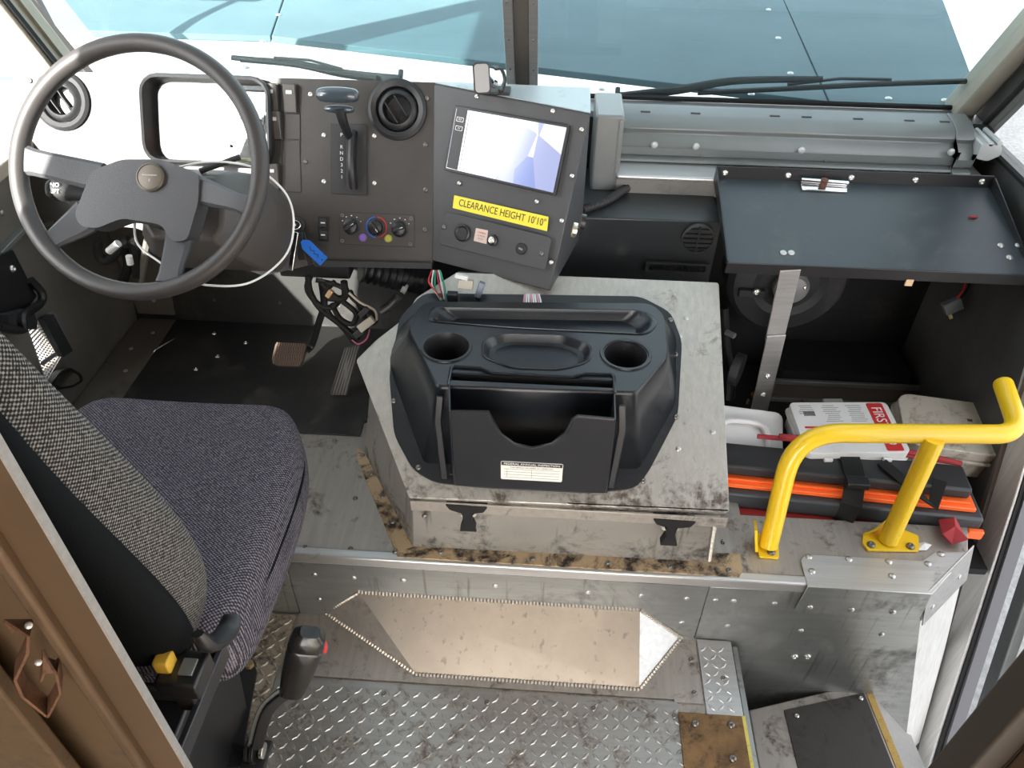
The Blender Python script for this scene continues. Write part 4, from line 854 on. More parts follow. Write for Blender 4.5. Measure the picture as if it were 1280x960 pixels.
for t, r_ in ((0, .012), (.45, .013), (.65, .017), (.8, .021), (.93, .021), (1.0, .014)):
    p = a_.lerp(c_, t); rings.append([p + SWF.v * r_ * math.cos(x) + SWF.n * r_ * .7 * math.sin(x) for x in [2 * math.pi * j / 14 for j in range(14)]])
B().loft(rings).build('stalk', BLKM, stk)
SF = Fr(a_.lerp(c_, .84) + SWF.n * .0148, SWF.u, SWF.n); text('NO', SF, 0, .006, .011, INKW, stk, h=.0003); text('LIFT', SF, 0, -.006, .010, INKW, stk, h=.0003)
B().tube(cr([SWF.pp(250, 214, -.11), SWF.pp(300, 196, -.12)]), .006, 8).build('small_lever', BLK, sc_)
# white seal loop + key ring + tag
lp = thing('white_cable_loop', 'thin white cable loop hanging around the steering column', 'cable', SWF.pp(366, 273, -.09))
hs_ = [(240, 205, -.075), (273, 202, -.07), (310, 207, -.07), (333, 218, -.075), (358, 243, -.10), (367, 273, -.12), (362, 310, -.12), (340, 337, -.11), (307, 355, -.07), (267, 357, -.05), (233, 350, -.05), (200, 328, -.06), (170, 300, -.08), (175, 250, -.10), (205, 218, -.085)]
B().tube(cr([SWF.pp(x, y, h + .02) for x, y, h in hs_], 6, True), .0022, 6, closed=True).build('loop', WHT, lp)
ky = thing('key_ring', 'ignition keys on a ring with black fob, at the right end of the white loop', 'keys', DS.pp(365, 285))
kc = DS.pp(368, 281, .065)
q = B(); q.lathe(DS, *D2(371, 282), [(.022, 0), (.022, .008), (.016, .010), (.015, .004), (0, .004)], 20, cap=False); q.build('ignition_switch', BLKM, ky)
B().cyl(DS.pp(370, 282, .004), DS.pp(368, 281, .065), .0035).build('key_shaft', STEEL, ky)
B().tube([kc + DS.u * .014 * math.cos(a) + DS.v * .010 * math.sin(a) for a in [2 * math.pi * k / 20 for k in range(20)]], .0012, 6, closed=True).build('ring', STEEL, ky)
for (a, c, w_, m_, n_) in (((370, 290, .07), (363, 338, .07), .012, CHROME, 'carabiner'), ((373, 291, .068), (378, 325, .065), .018, BLK, 'fob'), ((377, 290, .064), (389, 330, .06), .014, BLK, 'key_head')):
    B().strip([DS.pp(*a), DS.pp(*c)], w_, .005, DS.n).build(n_, m_, ky, bev=.0015)
tg = thing('blue_key_tag', 'blue plastic key tag with dark handwriting on the key ring', 'key tag', DS.pp(395, 322, .05))
A_, C_ = DS.pp(378, 301, .072), DS.pp(405, 327, .075); TGF = Fr(A_.lerp(C_, .5), C_ - A_, DS.n); L_ = (C_ - A_).length
B().plate(TGF, round2([(-L_ / 2, -.004), (-L_ / 2 + .012, -.013), (L_ / 2, -.013), (L_ / 2, .013), (-L_ / 2 + .012, .013), (-L_ / 2, .004)], .002), [circ(.002, 10, L_ / 2 - .006, 0)], z0=0, z1=.003).build('tag', BLUE, tg)
B().tube([TGF.at(-.014 + .004 * k, .004 * math.sin(k * 2.1), .0032) for k in range(9)], .0006, 5).build('handwriting', INK, tg)
# ================================================================ PEDALS, MAT, FOOTWELL
fm = thing('floor_mat', 'black scuffed rubber mat in the driver footwell', 'floor mat', (-.8, 1.6, ZP))
B().plate(UPF, [(-1.125, 1.39), (-.462, 1.39), (-.462, 1.44), (-.30, 1.52), (-.20, 1.52), (-.20, 1.86), (-1.125, 1.86)], z0=ZP + .0005, z1=ZP + .005).build('mat', RUB, fm, bev=.001)
rivets(fm, [PZ(x, y, ZP + .005) for x, y in ((268, 417), (307, 429), (245, 462), (272, 446))], (0, 0, 1), ME_SCR, 'bolt', 1.1)
ts = thing('footwell_trim_strip', 'grey riveted floor strip along the left of the black mat', 'trim', (-1.18, 1.6, ZP))
B().plate(UPF, [(XL + .005, 1.3), (-1.127, 1.3), (-1.127, 1.86), (XL + .005, 1.86)], z0=ZP + .0005, z1=ZP + .004).build('strip', mat('grey_strip', (.17, .15, .13), .5, .3, dirt=.6, dscale=8), ts, bev=.001)
B().box(XL + .005, -1.127, 1.855, 1.87, ZP + .0045, .62).build('upright', GREYD, ts, bev=.002)
rivets(ts, [V((-1.17, y, ZP + .004)) for y in (1.45, 1.6, 1.78)] + [V((-1.20, 1.70, ZP + .004))], (0, 0, 1))
rivets(ts, [V((-1.18, 1.854, z)) for z in (.3, .45)], (0, -1, 0))
bp = thing('brake_pedal', 'brown ribbed rubber brake pedal on a bent steel arm', 'pedal', PZ(360, 445, .30))
BPF = Fr(PZ(361, 442, .33), (1, 0, 0), (0, -.55, .83)); 
B().plate(BPF, round2([(-.040, .030), (.044, .030), (.040, -.020), (.034, -.034), (-.034, -.034), (-.044, -.018)], .008), z0=-.012, z1=0).build('pad', mat('pedal_brown', (.085, .06, .045), .8, dirt=.4), bp, bev=.002)
q = B()
for i in range(6):
    for j in range(12): q.obox(BPF, -.036 + j * .0064 + (i % 2) * .0015, -.027 + i * .0105, .0035, .0085, 0, .003)
o = q.build('rubber_ribs', mat('pedal_rib', (.12, .085, .065), .85), bp); o['kind'] = 'stuff'
B().strip(cr([BPF.at(.042, .012, -.012), BPF.at(.055, .035, -.015), PZ(398, 405, .42), PZ(405, 380, .50), PZ(402, 350, .60)]), .006, .018, (1, 0, 0)).build('arm', BLK, bp, bev=.001)
ap = thing('accelerator_pedal', 'narrow ribbed metal accelerator pedal beside the engine cover', 'pedal', PZ(430, 480, .25))
AP = [PZ(436, 437, .36), PZ(449, 433, .36), PZ(426, 494, .245), PZ(414, 494, .245)]
AP = [PZ(431, 435, .36), PZ(451, 431, .36), PZ(434, 494, .245), PZ(412, 494, .245)]
n_ = (AP[1] - AP[0]).cross(AP[3] - AP[0]).normalized(); n_ = n_ if n_.z > 0 else -n_
B().hexa([p - n_ * .006 for p in AP], AP).build('plate', mat('pedal_metal', (.10, .095, .09), .5, .3), ap, bev=.002)
for k in range(6):
    t = (k + .5) / 6; B().tube([AP[0].lerp(AP[1], t) + n_ * .001, AP[3].lerp(AP[2], t) + n_ * .001], .0016, 6).build('rib', BLKM, ap)
# ================================================================ LEFT WALL BITS
hb = thing('folding_bracket', 'black steel bracket bolted to the left wall above the sunlit grille', 'bracket', PX(20, 400, XL + .05))
WLF = Fr((XL + .02, 0, 0), (0, 1, 0), (1, 0, 0))
def wq(pts, z0, z1, name, m, par, r=.003, bev=.001): return B().plate(WLF, round2([WLF.p2(*p) for p in pts], r, 2), z0=z0, z1=z1).build(name, m, par, bev=bev)
wq([(-8, 322), (14, 312), (44, 370), (28, 392), (-8, 400)], -.015, .004, 'plate', BLK, hb)
B().tube(cr([WLF.pp(0, 410, .03), WLF.pp(28, 412, .04), WLF.pp(29, 395, .04), WLF.pp(50, 380, .02), WLF.pp(52, 366, .015), WLF.pp(38, 350, .01)]), .010, 8).build('arm', BLK, hb)
wq([(-8, 392), (22, 385), (29, 400), (28, 411), (-8, 411)], .01, .035, 'block', BLKM, hb)
rivets(hb, [WLF.pp(15, 336, .004)], (1, 0, 0), ME_SCR, 'bolt', 1.5)
rivets(wl, [WLF.pp(3, 266, -.02), WLF.pp(27, 355, -.02)], (1, 0, 0))
gr = thing('door_step_grille', 'small white perforated grille glowing in sunlight by the seat bolster', 'grille', PX(50, 450, XL + .03))
gp_ = [(27, 392), (38, 388), (75, 446), (57, 477)]
WG = WLF; gpo = [WG.p2(*p) for p in gp_]
A0, A1, A2, A3 = [V(p) for p in gpo]
hl = []
for i in range(9):
    for j in range(18):
        c = A0.lerp(A1, (i + .5) / 9).lerp(A3.lerp(A2, (i + .5) / 9), (j + .5) / 18); hl.append(circ(.0024, 5, c.x, c.y))
B().plate(WG, gpo, hl, z0=.0, z1=.003).build('perforated_panel', mat('grille_white', (.62, .60, .58), .5), gr)
wq([(44, 398), (57, 392), (82, 438), (70, 446)], .003, .02, 'slide_block', BLKM, gr)
wq([(55, 392), (62, 390), (84, 437), (80, 441)], .003, .014, 'slide_rail', GREYP, gr)
wq([(48, 452), (66, 440), (68, 444), (50, 457)], .004, .008, 'crossbar', GREYP, gr)
mr = thing('step_mirror', 'small rounded black-framed mirror below the perforated grille', 'mirror', PX(80, 475, XL + .03))
mo = [WLF.p2(*p) for p in ((58, 482), (72, 464), (84, 459), (98, 467), (101, 476), (88, 484), (66, 488))]
B().plate(WLF, round2(mo, .01, 3), z0=-.01, z1=.008).build('frame', RUBB, mr, bev=.003)
cmx = V((sum(p[0] for p in mo) / 7, sum(p[1] for p in mo) / 7)); B().plate(WLF, round2([tuple(cmx.lerp(V(p), .72)) for p in mo], .01, 3), z0=.008, z1=.010).build('glass', CHROME, mr)
lk = thing('door_sill_trim', 'light grey sill trim along the left wall below the side window', 'trim', PX(10, 300, XL))
WS0 = [PX(-5, 318, XL + .004), PX(24, 288, XL + .004), PX(60, 278, XL + .004)]
B().strip(WS0, .012, .03, (1, 0, 0)).build('strip', GREYP, lk, bev=.002)
# ================================================================ DRIVER SEAT
se = thing('driver_seat', 'grey tweed driver seat with black shell back, seen from behind', 'seat', (-.70, .85, ZP))
def sq(cx, y, z, wx, hz, top=0, n=20, e=.45, lean=0):
    r = []
    for k in range(n):
        a = 2 * math.pi * k / n; c_, s_ = math.cos(a), math.sin(a)
        x = math.copysign(abs(c_) ** e, c_); zz = math.copysign(abs(s_) ** e, s_)
        bol = .018 * max(0, abs(x) - .45) / .55 if zz > 0 else 0
        r.append(V((cx + x * wx, y + lean * zz * hz, z + zz * hz + bol * top)))
    return r
rings = [sq(-.70, y, z, wx, hz, 1, lean=le) for y, z, wx, hz, le in ((.60, .49, .14, .03, 0), (.605, .485, .225, .08, 0), (.64, .485, .250, .098, 0), (.75, .482, .255, .10, 0), (.90, .482, .258, .102, 0), (1.00, .485, .250, .105, 0), (1.065, .492, .235, .10, 0), (1.105, .505, .205, .085, 0), (1.122, .51, .16, .045, 0))]
B().loft(rings).build('cushion', FAB, se, sub=2)
B().tube([V((-.70 + .253 * math.copysign(abs(math.cos(a)) ** .5, math.cos(a)), .86 + .262 * math.copysign(abs(math.sin(a)) ** .6, math.sin(a)), .512)) for a in [2 * math.pi * k / 40 for k in range(40)]], .0035, 6, closed=True).build('piping', SHELL, se)
# backrest: profile along its height (y,z) leaning back; front bolster wraps
def br_ring(y, z, wx, th, lean, cx=-.715):
    up_ = V((0, -math.sin(lean), math.cos(lean))); fw = V((0, math.cos(lean), math.sin(lean))); c = V((cx, y, z)); r = []
    P = [(-1, -.55), (-.9, -.9), (-.5, -1), (0, -1), (.5, -1), (.9, -.9), (1, -.55), (1.02, .2), (1.0, .8), (.90, 1.08), (.72, .95), (.5, .62), (0, .5), (-.5, .62), (-.72, .95), (-.90, 1.08), (-1.0, .8), (-1.02, .2)]
    for x, f in P: r.append(c + V((x * wx, 0, 0)) + fw * (f * th))
    return r
bk_ = [(.600, .575, .20, .045, .15), (.605, .60, .232, .068, .18), (.600, .68, .243, .078, .22), (.575, .80, .245, .078, .25), (.535, .95, .243, .072, .27), (.500, 1.10, .235, .060, .24), (.495, 1.22, .215, .045, .15), (.49, 1.28, .18, .038, .10), (.49, 1.30, .12, .025, .10)]
rgs = [br_ring(*p) for p in bk_]
B().loft(rgs).build('backrest', FABB, se, sub=2)
# black shell on the rear
rgs = []
for y, z, wx, th, lean in bk_:
    fw = V((0, math.cos(lean), math.sin(lean))); c = V((-.715, y, z)) - fw * th * .42
    rgs.append([c + V((x * (wx + .006), 0, 0)) + fw * (f * th) for x, f in ((-1.0, .35), (-1.0, -.2), (-.92, -.5), (-.6, -.68), (0, -.74), (.6, -.68), (.92, -.5), (1.0, -.2), (1.0, .35), (.5, .3), (-.5, .3))])
B().loft(rgs).build('shell', SHELL, se, sub=1)
B().tube(cr([PX(247, 792, -.452), PX(262, 806, -.445), PX(283, 790, -.44), PX(290, 770, -.44)]), lambda t: .009 + .009 * math.sin(t * 2.6), 12, flat=.7).build('recline_lever', BLK, se)
tgp = PX(207, 828, -.50); B().box(tgp.x - .012, tgp.x + .01, tgp.y - .012, tgp.y + .012, tgp.z - .015, tgp.z + .015).build('yellow_tag', mat('tag_yellow', (.75, .45, .05), .6), se, bev=.003)
bx_ = PX(233, 842, -.475)
bkl = B().box(bx_.x - .035, bx_.x + .025, bx_.y - .025, bx_.y + .03, bx_.z - .025, bx_.z + .012).build('adjuster_box', BLK, se, bev=.004); B().box(bx_.x - .005, bx_.x + .015, bx_.y - .01, bx_.y + .015, bx_.z + .012, bx_.z + .016).build('rocker', GREYP, bkl, bev=.001)
B().box(bx_.x - .03, bx_.x + .0, bx_.y - .01, bx_.y + .02, bx_.z - .09, bx_.z - .027).build('knob', BLK, se, bev=.004)
B().box(-.90, -.54, .60, 1.0, .37, .41).build('base_pan', BLKM, se, bev=.006)
B().strip([PX(296, 775, -.475), PX(226, 945, -.475)], .035, .010, (1, 0, 0)).build('side_rail', mat('rail_black', (.035, .035, .038), .35, .3), se, bev=.002)
B().hexa([(-.90, .50, .001), (-.60, .50, .001), (-.60, .78, .001), (-.90, .78, .001)], [(-.86, .52, .37), (-.56, .52, .37), (-.56, .78, .37), (-.86, .78, .37)]).build('pedestal', BLK, se, bev=.006)
sbp = thing('seat_floor_plate', 'black steel seat mounting plate bolted to the worn tread floor', 'bracket', (-.6, .8, 0))
B().plate(UPF, round2([PZ(*p, .004)[:2] for p in ((238, 960), (262, 812), (300, 812), (322, 838), (300, 960))], .01), z0=.001, z1=.007).build('plate', BLK, sbp, bev=.002)
B().tube([PZ(300, 855, .01), PZ(278, 930, .01)], .004, 6).build('ridge', BLK, sbp)
b1 = PZ(312, 832, .007); q = B(); q.cyl(b1, b1 + V((0, 0, .010)), .011, .010, 6); q.build('bolt', mat('bolt_brass', (.45, .35, .18), .45, .7), sbp)
B().tube(cr([PZ(225, 885, .06), PZ(250, 905, .03), PZ(300, 935, .02), PZ(325, 945, .02)]), .005, 8).build('hose', RUBB, sbp)
# ================================================================ HAND BRAKE
hbk = thing('parking_brake_lever', 'black parking brake lever with red release button beside the seat', 'brake lever', PZ(325, 935, 0))
pA, pB_, pC, pD = PY(321, 935, .68), PY(335, 888, .70), PY(364, 862, .72), PY(372, 845, .73)
B().strip(cr([pA, pB_, pC, pD], 6), .012, .022, (1, .3, 0)).build('arm', BLKM, hbk, bev=.002)
B().strip(cr([pA + V((-.012, 0, 0)), pB_ + V((-.012, 0, .002)), pC + V((-.012, 0, .004))], 6), .004, .016, (1, .3, 0)).build('link', GREYP, hbk, bev=.001)
g0, g1_ = PY(364, 866, .72), PY(388, 790, .75); rings = []
dg = (g1_ - g0); ux = V((1, .2, 0)); ux = (ux - ux.dot(dg.normalized()) * dg.normalized()).normalized(); uy = dg.normalized().cross(ux)
for t, r_, r2 in ((0, .012, .010), (.03, .018, .016), (.3, .022, .019), (.65, .025, .021), (.78, .0255, .021), (.80, .0235, .019), (.83, .0255, .021), (.94, .023, .019), (1, .014, .012)):
    c = g0 + dg * t; r_ *= 1.3; r2 *= 1.2; rings.append([c + ux * r_ * math.copysign(abs(math.cos(a)) ** .7, math.cos(a)) + uy * r2 * math.copysign(abs(math.sin(a)) ** .7, math.sin(a)) for a in [2 * math.pi * k / 20 for k in range(20)]])
B().loft(rings).build('grip', mat('grip_black', (.018, .017, .017), .25, coat=.3), hbk)
rb_ = g0 + dg * .80 + ux * .031; q = B(); q.box(rb_.x - .004, rb_.x + .006, rb_.y - .008, rb_.y + .008, rb_.z - .012, rb_.z + .012); q.build('release_button', RED, hbk, bev=.003)
pv = PY(321, 938, .68)
for dx, r_, m_ in ((-.02, .022, BLKM), (-.008, .026, BLK), (.008, .016, STEEL)):
    B().cyl(pv + V((dx, 0, 0)), pv + V((dx + .008, 0, 0)), r_, None, 20).build('pivot_disc', m_, hbk, bev=.001)
B().box(pv.x - .03, pv.x + .02, pv.y - .03, pv.y + .03, -.003 + .004, .012).build('base', BLKM, hbk, bev=.002)
# ================================================================ RIGHT SIDE: duct, ledge, tray, heater box
gh_ = thing('grey_housing', 'upright grey metal housing box right of the monitor pod', 'housing', (.12, 1.85, .62))
hA, hB = PY(737, 136, 1.86), PY(772, 236, 1.86)
B().box(hA.x + .015, hB.x - .004, 1.82, 1.98, hB.z + .01, hA.z).build('box', GREYP, gh_, bev=.006)
B().box(hA.x + .015, hB.x + .012, 1.80, 1.98, hB.z - .004, hB.z + .010).build('foot_flange', GREYP, gh_, bev=.002)
B().strip([V((hB.x - .010, 1.818, hB.z + .02)), V((hB.x - .010, 1.818, hA.z - .01))], .004, .010, (1, 0, 0)).build('edge_ridge', GREYP, gh_)
du = thing('heater_duct', 'long grey ribbed metal duct housing along the right windshield bottom', 'duct', (.65, 1.95, .72))
yA, yB = 1.94, 1.94; xa, xb = PY(774, 170, 1.92).x, PY(1197, 175, 1.92).x
zt_, zb_ = PY(980, 145, 1.98).z, PY(980, 203, 1.90).z
prof = [(2.0, zt_ + .012), (1.95, zt_ + .006), (1.925, zt_ - .002), (1.912, zt_ - .018), (1.915, zt_ - .030), (1.900, zt_ - .042), (1.885, zt_ - .075), (1.883, zb_ + .035), (1.890, zb_ + .012), (1.875, zb_ + .006), (1.872, zb_), (2.0, zb_)]
GD = mat('duct_grey', (.19, .205, .205), .35, .35, var=.15, vscale=3)
B().loft([[V((x, y, z)) for y, z in prof] for x in (xa, xb)]).build('housing', GD, du, bev=.002)
prof2 = [(1.96 + (y - 1.96) * 1.12, (zt_ + zb_) / 2 + (z - (zt_ + zb_) / 2) * 1.05) for y, z in prof]
B().loft([[V((x, min(y, 2.0), z)) for y, z in prof2] for x in (xb - .01, xb + .035)]).build('end_cap', GD, du, bev=.003)
eb = B(); ebx = xb + .035
eb.plate(Fr((0, 1.87, 0), (1, 0, 0), (0, -1, 0)), round2([(ebx, zt_ - .01), (ebx + .05, zt_ - .015), (ebx + .055, zb_ + .05), (ebx + .03, zb_ + .035), (ebx, zb_ + .04)], .006), [circ(.006, 10, ebx + .022, zb_ + .078), circ(.006, 10, ebx + .042, zb_ + .080)], z0=-.09, z1=0); eb.build('end_bracket', mat('bracket_grey', (.5, .52, .52), .4, .3), du)
PD = Fr((0, 1.884, 0), (1, 0, 0), (0, -1, 0))
rivets(du, [PD.pp(x, y, 0) for x, y in ((818, 181), (870, 183), (1002, 188), (1189, 190))], PD.n, ME_CAP, 'cap')
rivets(du, [PD.pp(x, y, 0) for x, y in ((877, 195), (1032, 201), (1191, 205))], PD.n, ME_SCD, 'screw', .7)
for x in (807, 870, 970, 1010, 1075, 1140, 1185):
    p = PY(x, 141 + (x - 807) * .016, 1.95); B().box(p.x - .012, p.x + .012, 1.955, 1.960, zt_ + .003, zt_ + .009).build('slot', BLKM, du)
lg = thing('silver_ledge', 'silver aluminium ledge under the grey heater duct', 'ledge', (.65, 1.85, .68))
zl = zb_ - .004
B().box(xa - .005, XR - .03, 1.80, 2.0, zl - .012, zl - .001).build('top', mat('ledge_alu', (.55, .56, .56), .35, .5), lg, bev=.005, seg=3)
B().box(xa - .005, .43, 1.81, 1.83, zl - .055, zl - .0125).build('face', mat('ledge_face', (.22, .21, .2), .5, .4, dirt=.4), lg, bev=.001)
# black heater box below the ledge
hx = thing('heater_box', 'black heater housing with round louvred vent, right of the monitor pod', 'heater', (.25, 1.8, .4))
z1_ = zl - .052
fA = PZ(733, 272, z1_); fB = PZ(903, 277, z1_)
B().hexa([(.02, fA.y + .02, .40), (fB.x, fB.y + .02, .42), (fB.x, 1.95, .42), (.02, 1.95, .40)], [(.02, fA.y, z1_), (fB.x, fB.y, z1_), (fB.x, 1.95, z1_), (.02, 1.95, z1_)]).build('housing', mat('heater_black', (.022, .025, .027), .38, dirt=.3, dcol=(.1, .1, .1), dscale=8), hx, bev=.004)
HF2 = Fr((0, fA.y, z1_), (1, 0, 0), (0, -1, -.06))
c = HF2.p2(872, 297); q = B(); q.lathe(HF2, *c, [(.040, 0), (.040, .007), (.036, .009), (.034, .004), (.0, .003)], 32, cap=False); vv = q.build('round_vent', BLKM, hx)
for k in range(5):
    dy = (k - 2) * .013; hw = math.sqrt(max(.035 ** 2 - dy ** 2, 0)); q = B(); q.obox(HF2, c[0], c[1] + dy, hw * 2, .004, .004, .011); q.build('louvre', BLK, vv)
q = B(); q.obox(HF2, c[0], c[1], .004, .068, .004, .011); q.build('centre_bar', BLK, vv)
c = HF2.p2(846, 333); q = B(); q.plate(HF2, rrect(.155, .030, .004, 2, *c), [rrect(.14, .018, .002, 1, *c)], z0=0, z1=.008); sv = q.build('slot_vent', BLKM, hx)
for k in range(9): q = B(); q.obox(HF2, c[0] - .06 + k * .015, c[1], .002, .018, .0, .006, ang=.2); q.build('fin', BLK, sv)
cd_ = thing('corrugated_conduit', 'thin black corrugated conduit on top of the heater box', 'conduit', (.25, 1.8, z1_))
def corr(pts, r, pitch, seg=12, amp=.18):
    c = cr(pts, 12); tot = sum((c[i + 1] - c[i]).length for i in range(len(c) - 1)); n = int(tot / pitch * 4); out = []; acc = 0; i = 0; step = tot / n; cur = c[0]
    out.append(cur); rem = step
    for i in range(len(c) - 1):
        a, b_ = c[i], c[i + 1]; L_ = (b_ - a).length; pos = 0
        while pos + rem <= L_: pos += rem; out.append(a.lerp(b_, pos / L_)); rem = step
        rem -= L_ - pos
    N_ = len(out); q = B(); q.tube(out, lambda t: r * (1 + amp * math.sin(t * (N_ - 1) * math.pi / 2)), seg); return q
corr([PZ(728, 262, z1_ + .012), PZ(760, 250, z1_ + .012), PZ(790, 232, z1_ + .012), PZ(830, 223, z1_ + .014), PZ(885, 222, z1_ + .02)], .0095, .008).build('conduit', BLKM, cd_)
# tray
ty = thing('fold_down_tray', 'wide black metal tray shelf with silver clip in front of the passenger side', 'tray', (.75, 1.75, .62))
tb0 = PY(893, 219, 1.80); tb1 = PY(1240, 229, 1.80); zt2 = zl - .018
TBL = PY(893, 222, 1.80); TFL = PX(912, 328, TBL.x + .005)
sl_ = (TBL.z - TFL.z) / (TBL.y - TFL.y)
TRF = Fr(TBL, (1, 0, 0), (0, -sl_, 1)); print('tray', TBL, TFL, sl_)
dep = (TBL - TFL).length; x1 = PY(1240, 229, 1.80).x - TBL.x; x1 = min(x1, XR - .02 - TBL.x)
B().plate(TRF, [(0, 0), (0, -dep), (x1, -dep), (x1, 0)], z0=-.004, z1=0).build('shelf', TRAYM, ty, bev=.001)
B().plate(Fr(TBL, (1, 0, 0), (0, -1, 0)), [(0, -.002), (x1, -.002), (x1, .030), (0, .030)], z0=-.003, z1=0).build('back_lip', BLK, ty, bev=.001)
for xx in (0, x1): q = B(); q.add([TRF.at(xx + a, c, h) for a in (-.0015, .0015) for c, h in ((0, .028), (-dep, .006), (-dep, -.006), (0, -.006))], [(0, 1, 2, 3), (7, 6, 5, 4), (0, 4, 5, 1), (1, 5, 6, 2), (2, 6, 7, 3), (3, 7, 4, 0)]); q.build('side_lip', BLK, ty)
q = B(); q.add([TRF.at(a, c, h) for a in (0, x1) for c, h in ((-dep + .002, .001), (-dep - .003, .001), (-dep - .003, -.030), (-dep + .002, -.030))], [(0, 1, 2, 3), (7, 6, 5, 4), (0, 4, 5, 1), (1, 5, 6, 2), (2, 6, 7, 3), (3, 7, 4, 0)]); q.build('front_lip', BLK, ty, bev=.001)
TKF = Fr(TBL, (1, 0, 0), (0, -1, 0))
rivets(ty, [TKF.pp(x, y, 0) for x, y in ((906, 216), (985, 219), (1064, 222), (1144, 225), (1227, 227))], TKF.n, ME_SCR, 'screw', 1.3)
rivets(ty, [TRF.pp(x, y, 0) for x, y in ((979, 316), (989, 316), (1251, 307), (1273, 307), (1262, 322))], TRF.n, ME_RIV, 'rivet', 1.2)
clp = [TRF.at(*TRF.p2(*p), .0) for p in ((998, 224), (1058, 229), (1058, 242), (1002, 239))]
q = B(); q.hexa([p + TRF.n * .001 for p in clp], [p + TRF.n * .006 for p in clp]); cl_ = q.build('clip', CHROME, ty, bev=.001)
B().cyl(clp[0].lerp(clp[3], .4) + TRF.n * .012, clp[1].lerp(clp[2], .4) + TRF.n * .012, .006, None, 12).build('clip_barrel', CHROME, cl_)
B().tube([clp[0] + TRF.n * .008, clp[0] + TRF.u * -.012 + TRF.v * .004 + TRF.n * .01, clp[0] + TRF.u * -.01 + TRF.v * .02 + TRF.n * .012, clp[0] + TRF.u * .04 + TRF.v * .02 + TRF.n * .012], .0016, 6).build('wire_bail', CHROME, cl_)
q = B(); q.lathe(TRF, *TRF.p2(1028, 233), [(.009, .006), (.009, .020), (0, .021)], 12, cap=False); q.build('rust_spot', RUST, cl_)
for (x, y) in ((959, 329), (1144, 345)):
    p = TRF.at(*TRF.p2(x, y - 6), -.030); q = B(); q.box(p.x - .008, p.x + .008, p.y - .002, p.y + .002, p.z - .012, p.z + .004); q.build('torn_tab', mat('tab_tan', (.7, .5, .3), .5), ty)
dbp = TRF.at(*TRF.p2(1211, 272), .002); B().tube([dbp, dbp + V((.012, -.002, .001)), dbp + V((.018, .002, 0))], .003, 6).build('paint_chip', REDC, ty)
# support bar
u0, u1 = TRF.pp(988, 337, -.012), PY(944, 530, 1.62)
sup = thing('tray_support_bar', 'flat aluminium strut running from the tray down to the compartment floor', 'strut', u1)
B().strip([u0, u0.lerp(u1, .4)], .045, .006, (0, -1, .3)).build('upper_bar', ALU, sup, bev=.001)
B().strip([u0.lerp(u1, .36) + V((0, -.007, 0)), u1 + V((0, -.007, 0))], .045, .005, (0, -1, .3)).build('lower_bar', ALU, sup, bev=.001)
for t in (.62, .75): put('bolt', ME_SCR, sup, u0.lerp(u1, t) + V((0, -.0105, 0)), (0, -1, .3), sc=1.2)
print('bar', u0, u1)
# vent frame low on the firewall
vf = thing('firewall_vent', 'low rectangular vent with grey metal frame and mesh on the firewall', 'vent', (.9, 1.94, .0))
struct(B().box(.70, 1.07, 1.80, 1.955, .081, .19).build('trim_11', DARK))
VF = Fr((0, 1.798, 0), (1, 0, 0), (0, -1, 0)); a, c = VF.p2(963, 473), VF.p2(1150, 503); cxy = ((a[0] + c[0]) / 2, (a[1] + c[1]) / 2 + .02)
ww, hh = abs(c[0] - a[0]), abs(a[1] - c[1])
hh = .085; cz_ = VF.p2(1050, 490)[1]
B().plate(VF, rrect(ww, hh, .003, 1, cxy[0], cz_), [rrect(ww - .03, hh - .03, .002, 1, cxy[0], cz_)], z0=0, z1=.012).build('frame', mat('vent_frame', (.2, .2, .19), .45, .5), vf, bev=.002)
B().plate(VF, rrect(ww - .03, hh - .03, .002, 1, cxy[0], cz_), z0=.001, z1=.003).build('mesh', mat('mesh_brown', (.10, .085, .07), .8, bump=1, bscale=400), vf)
# blower motor
bm_ = thing('blower_motor', 'round black blower housing with silver motor cap under the tray', 'blower', (.62, 1.85, .4))
BM = Fr((0, 1.86, 0), (1, 0, 0), (0, -1, 0)); c = BM.p2(985, 350)
q = B(); q.lathe(BM, *c, [(.165, -.10), (.165, .0), (.150, .02), (.10, .03), (.08, .02), (.05, .025)], 40); q.build('housing', BLKM, bm_)
q = B(); q.lathe(BM, *c, [(.048, .02), (.048, .045), (.040, .055), (.015, .057)], 28); q.build('motor_cap', mat('motor_silver', (.4, .4, .4), .35, .6), bm_)
for k in range(3): a = 1.9 * k + .4; put('screw', ME_SCR, bm_, BM.at(c[0] + .033 * math.cos(a), c[1] + .033 * math.sin(a), .056), BM.n)
p = BM.p2(936, 357); B().obox(BM, p[0], p[1], .07, .022, .03, .045).build('mount_tab', BLKM, bm_, bev=.002); put('bolt', ME_SCR, bm_, BM.at(p[0] + .01, p[1] + .01, .046), BM.n, sc=1.8)
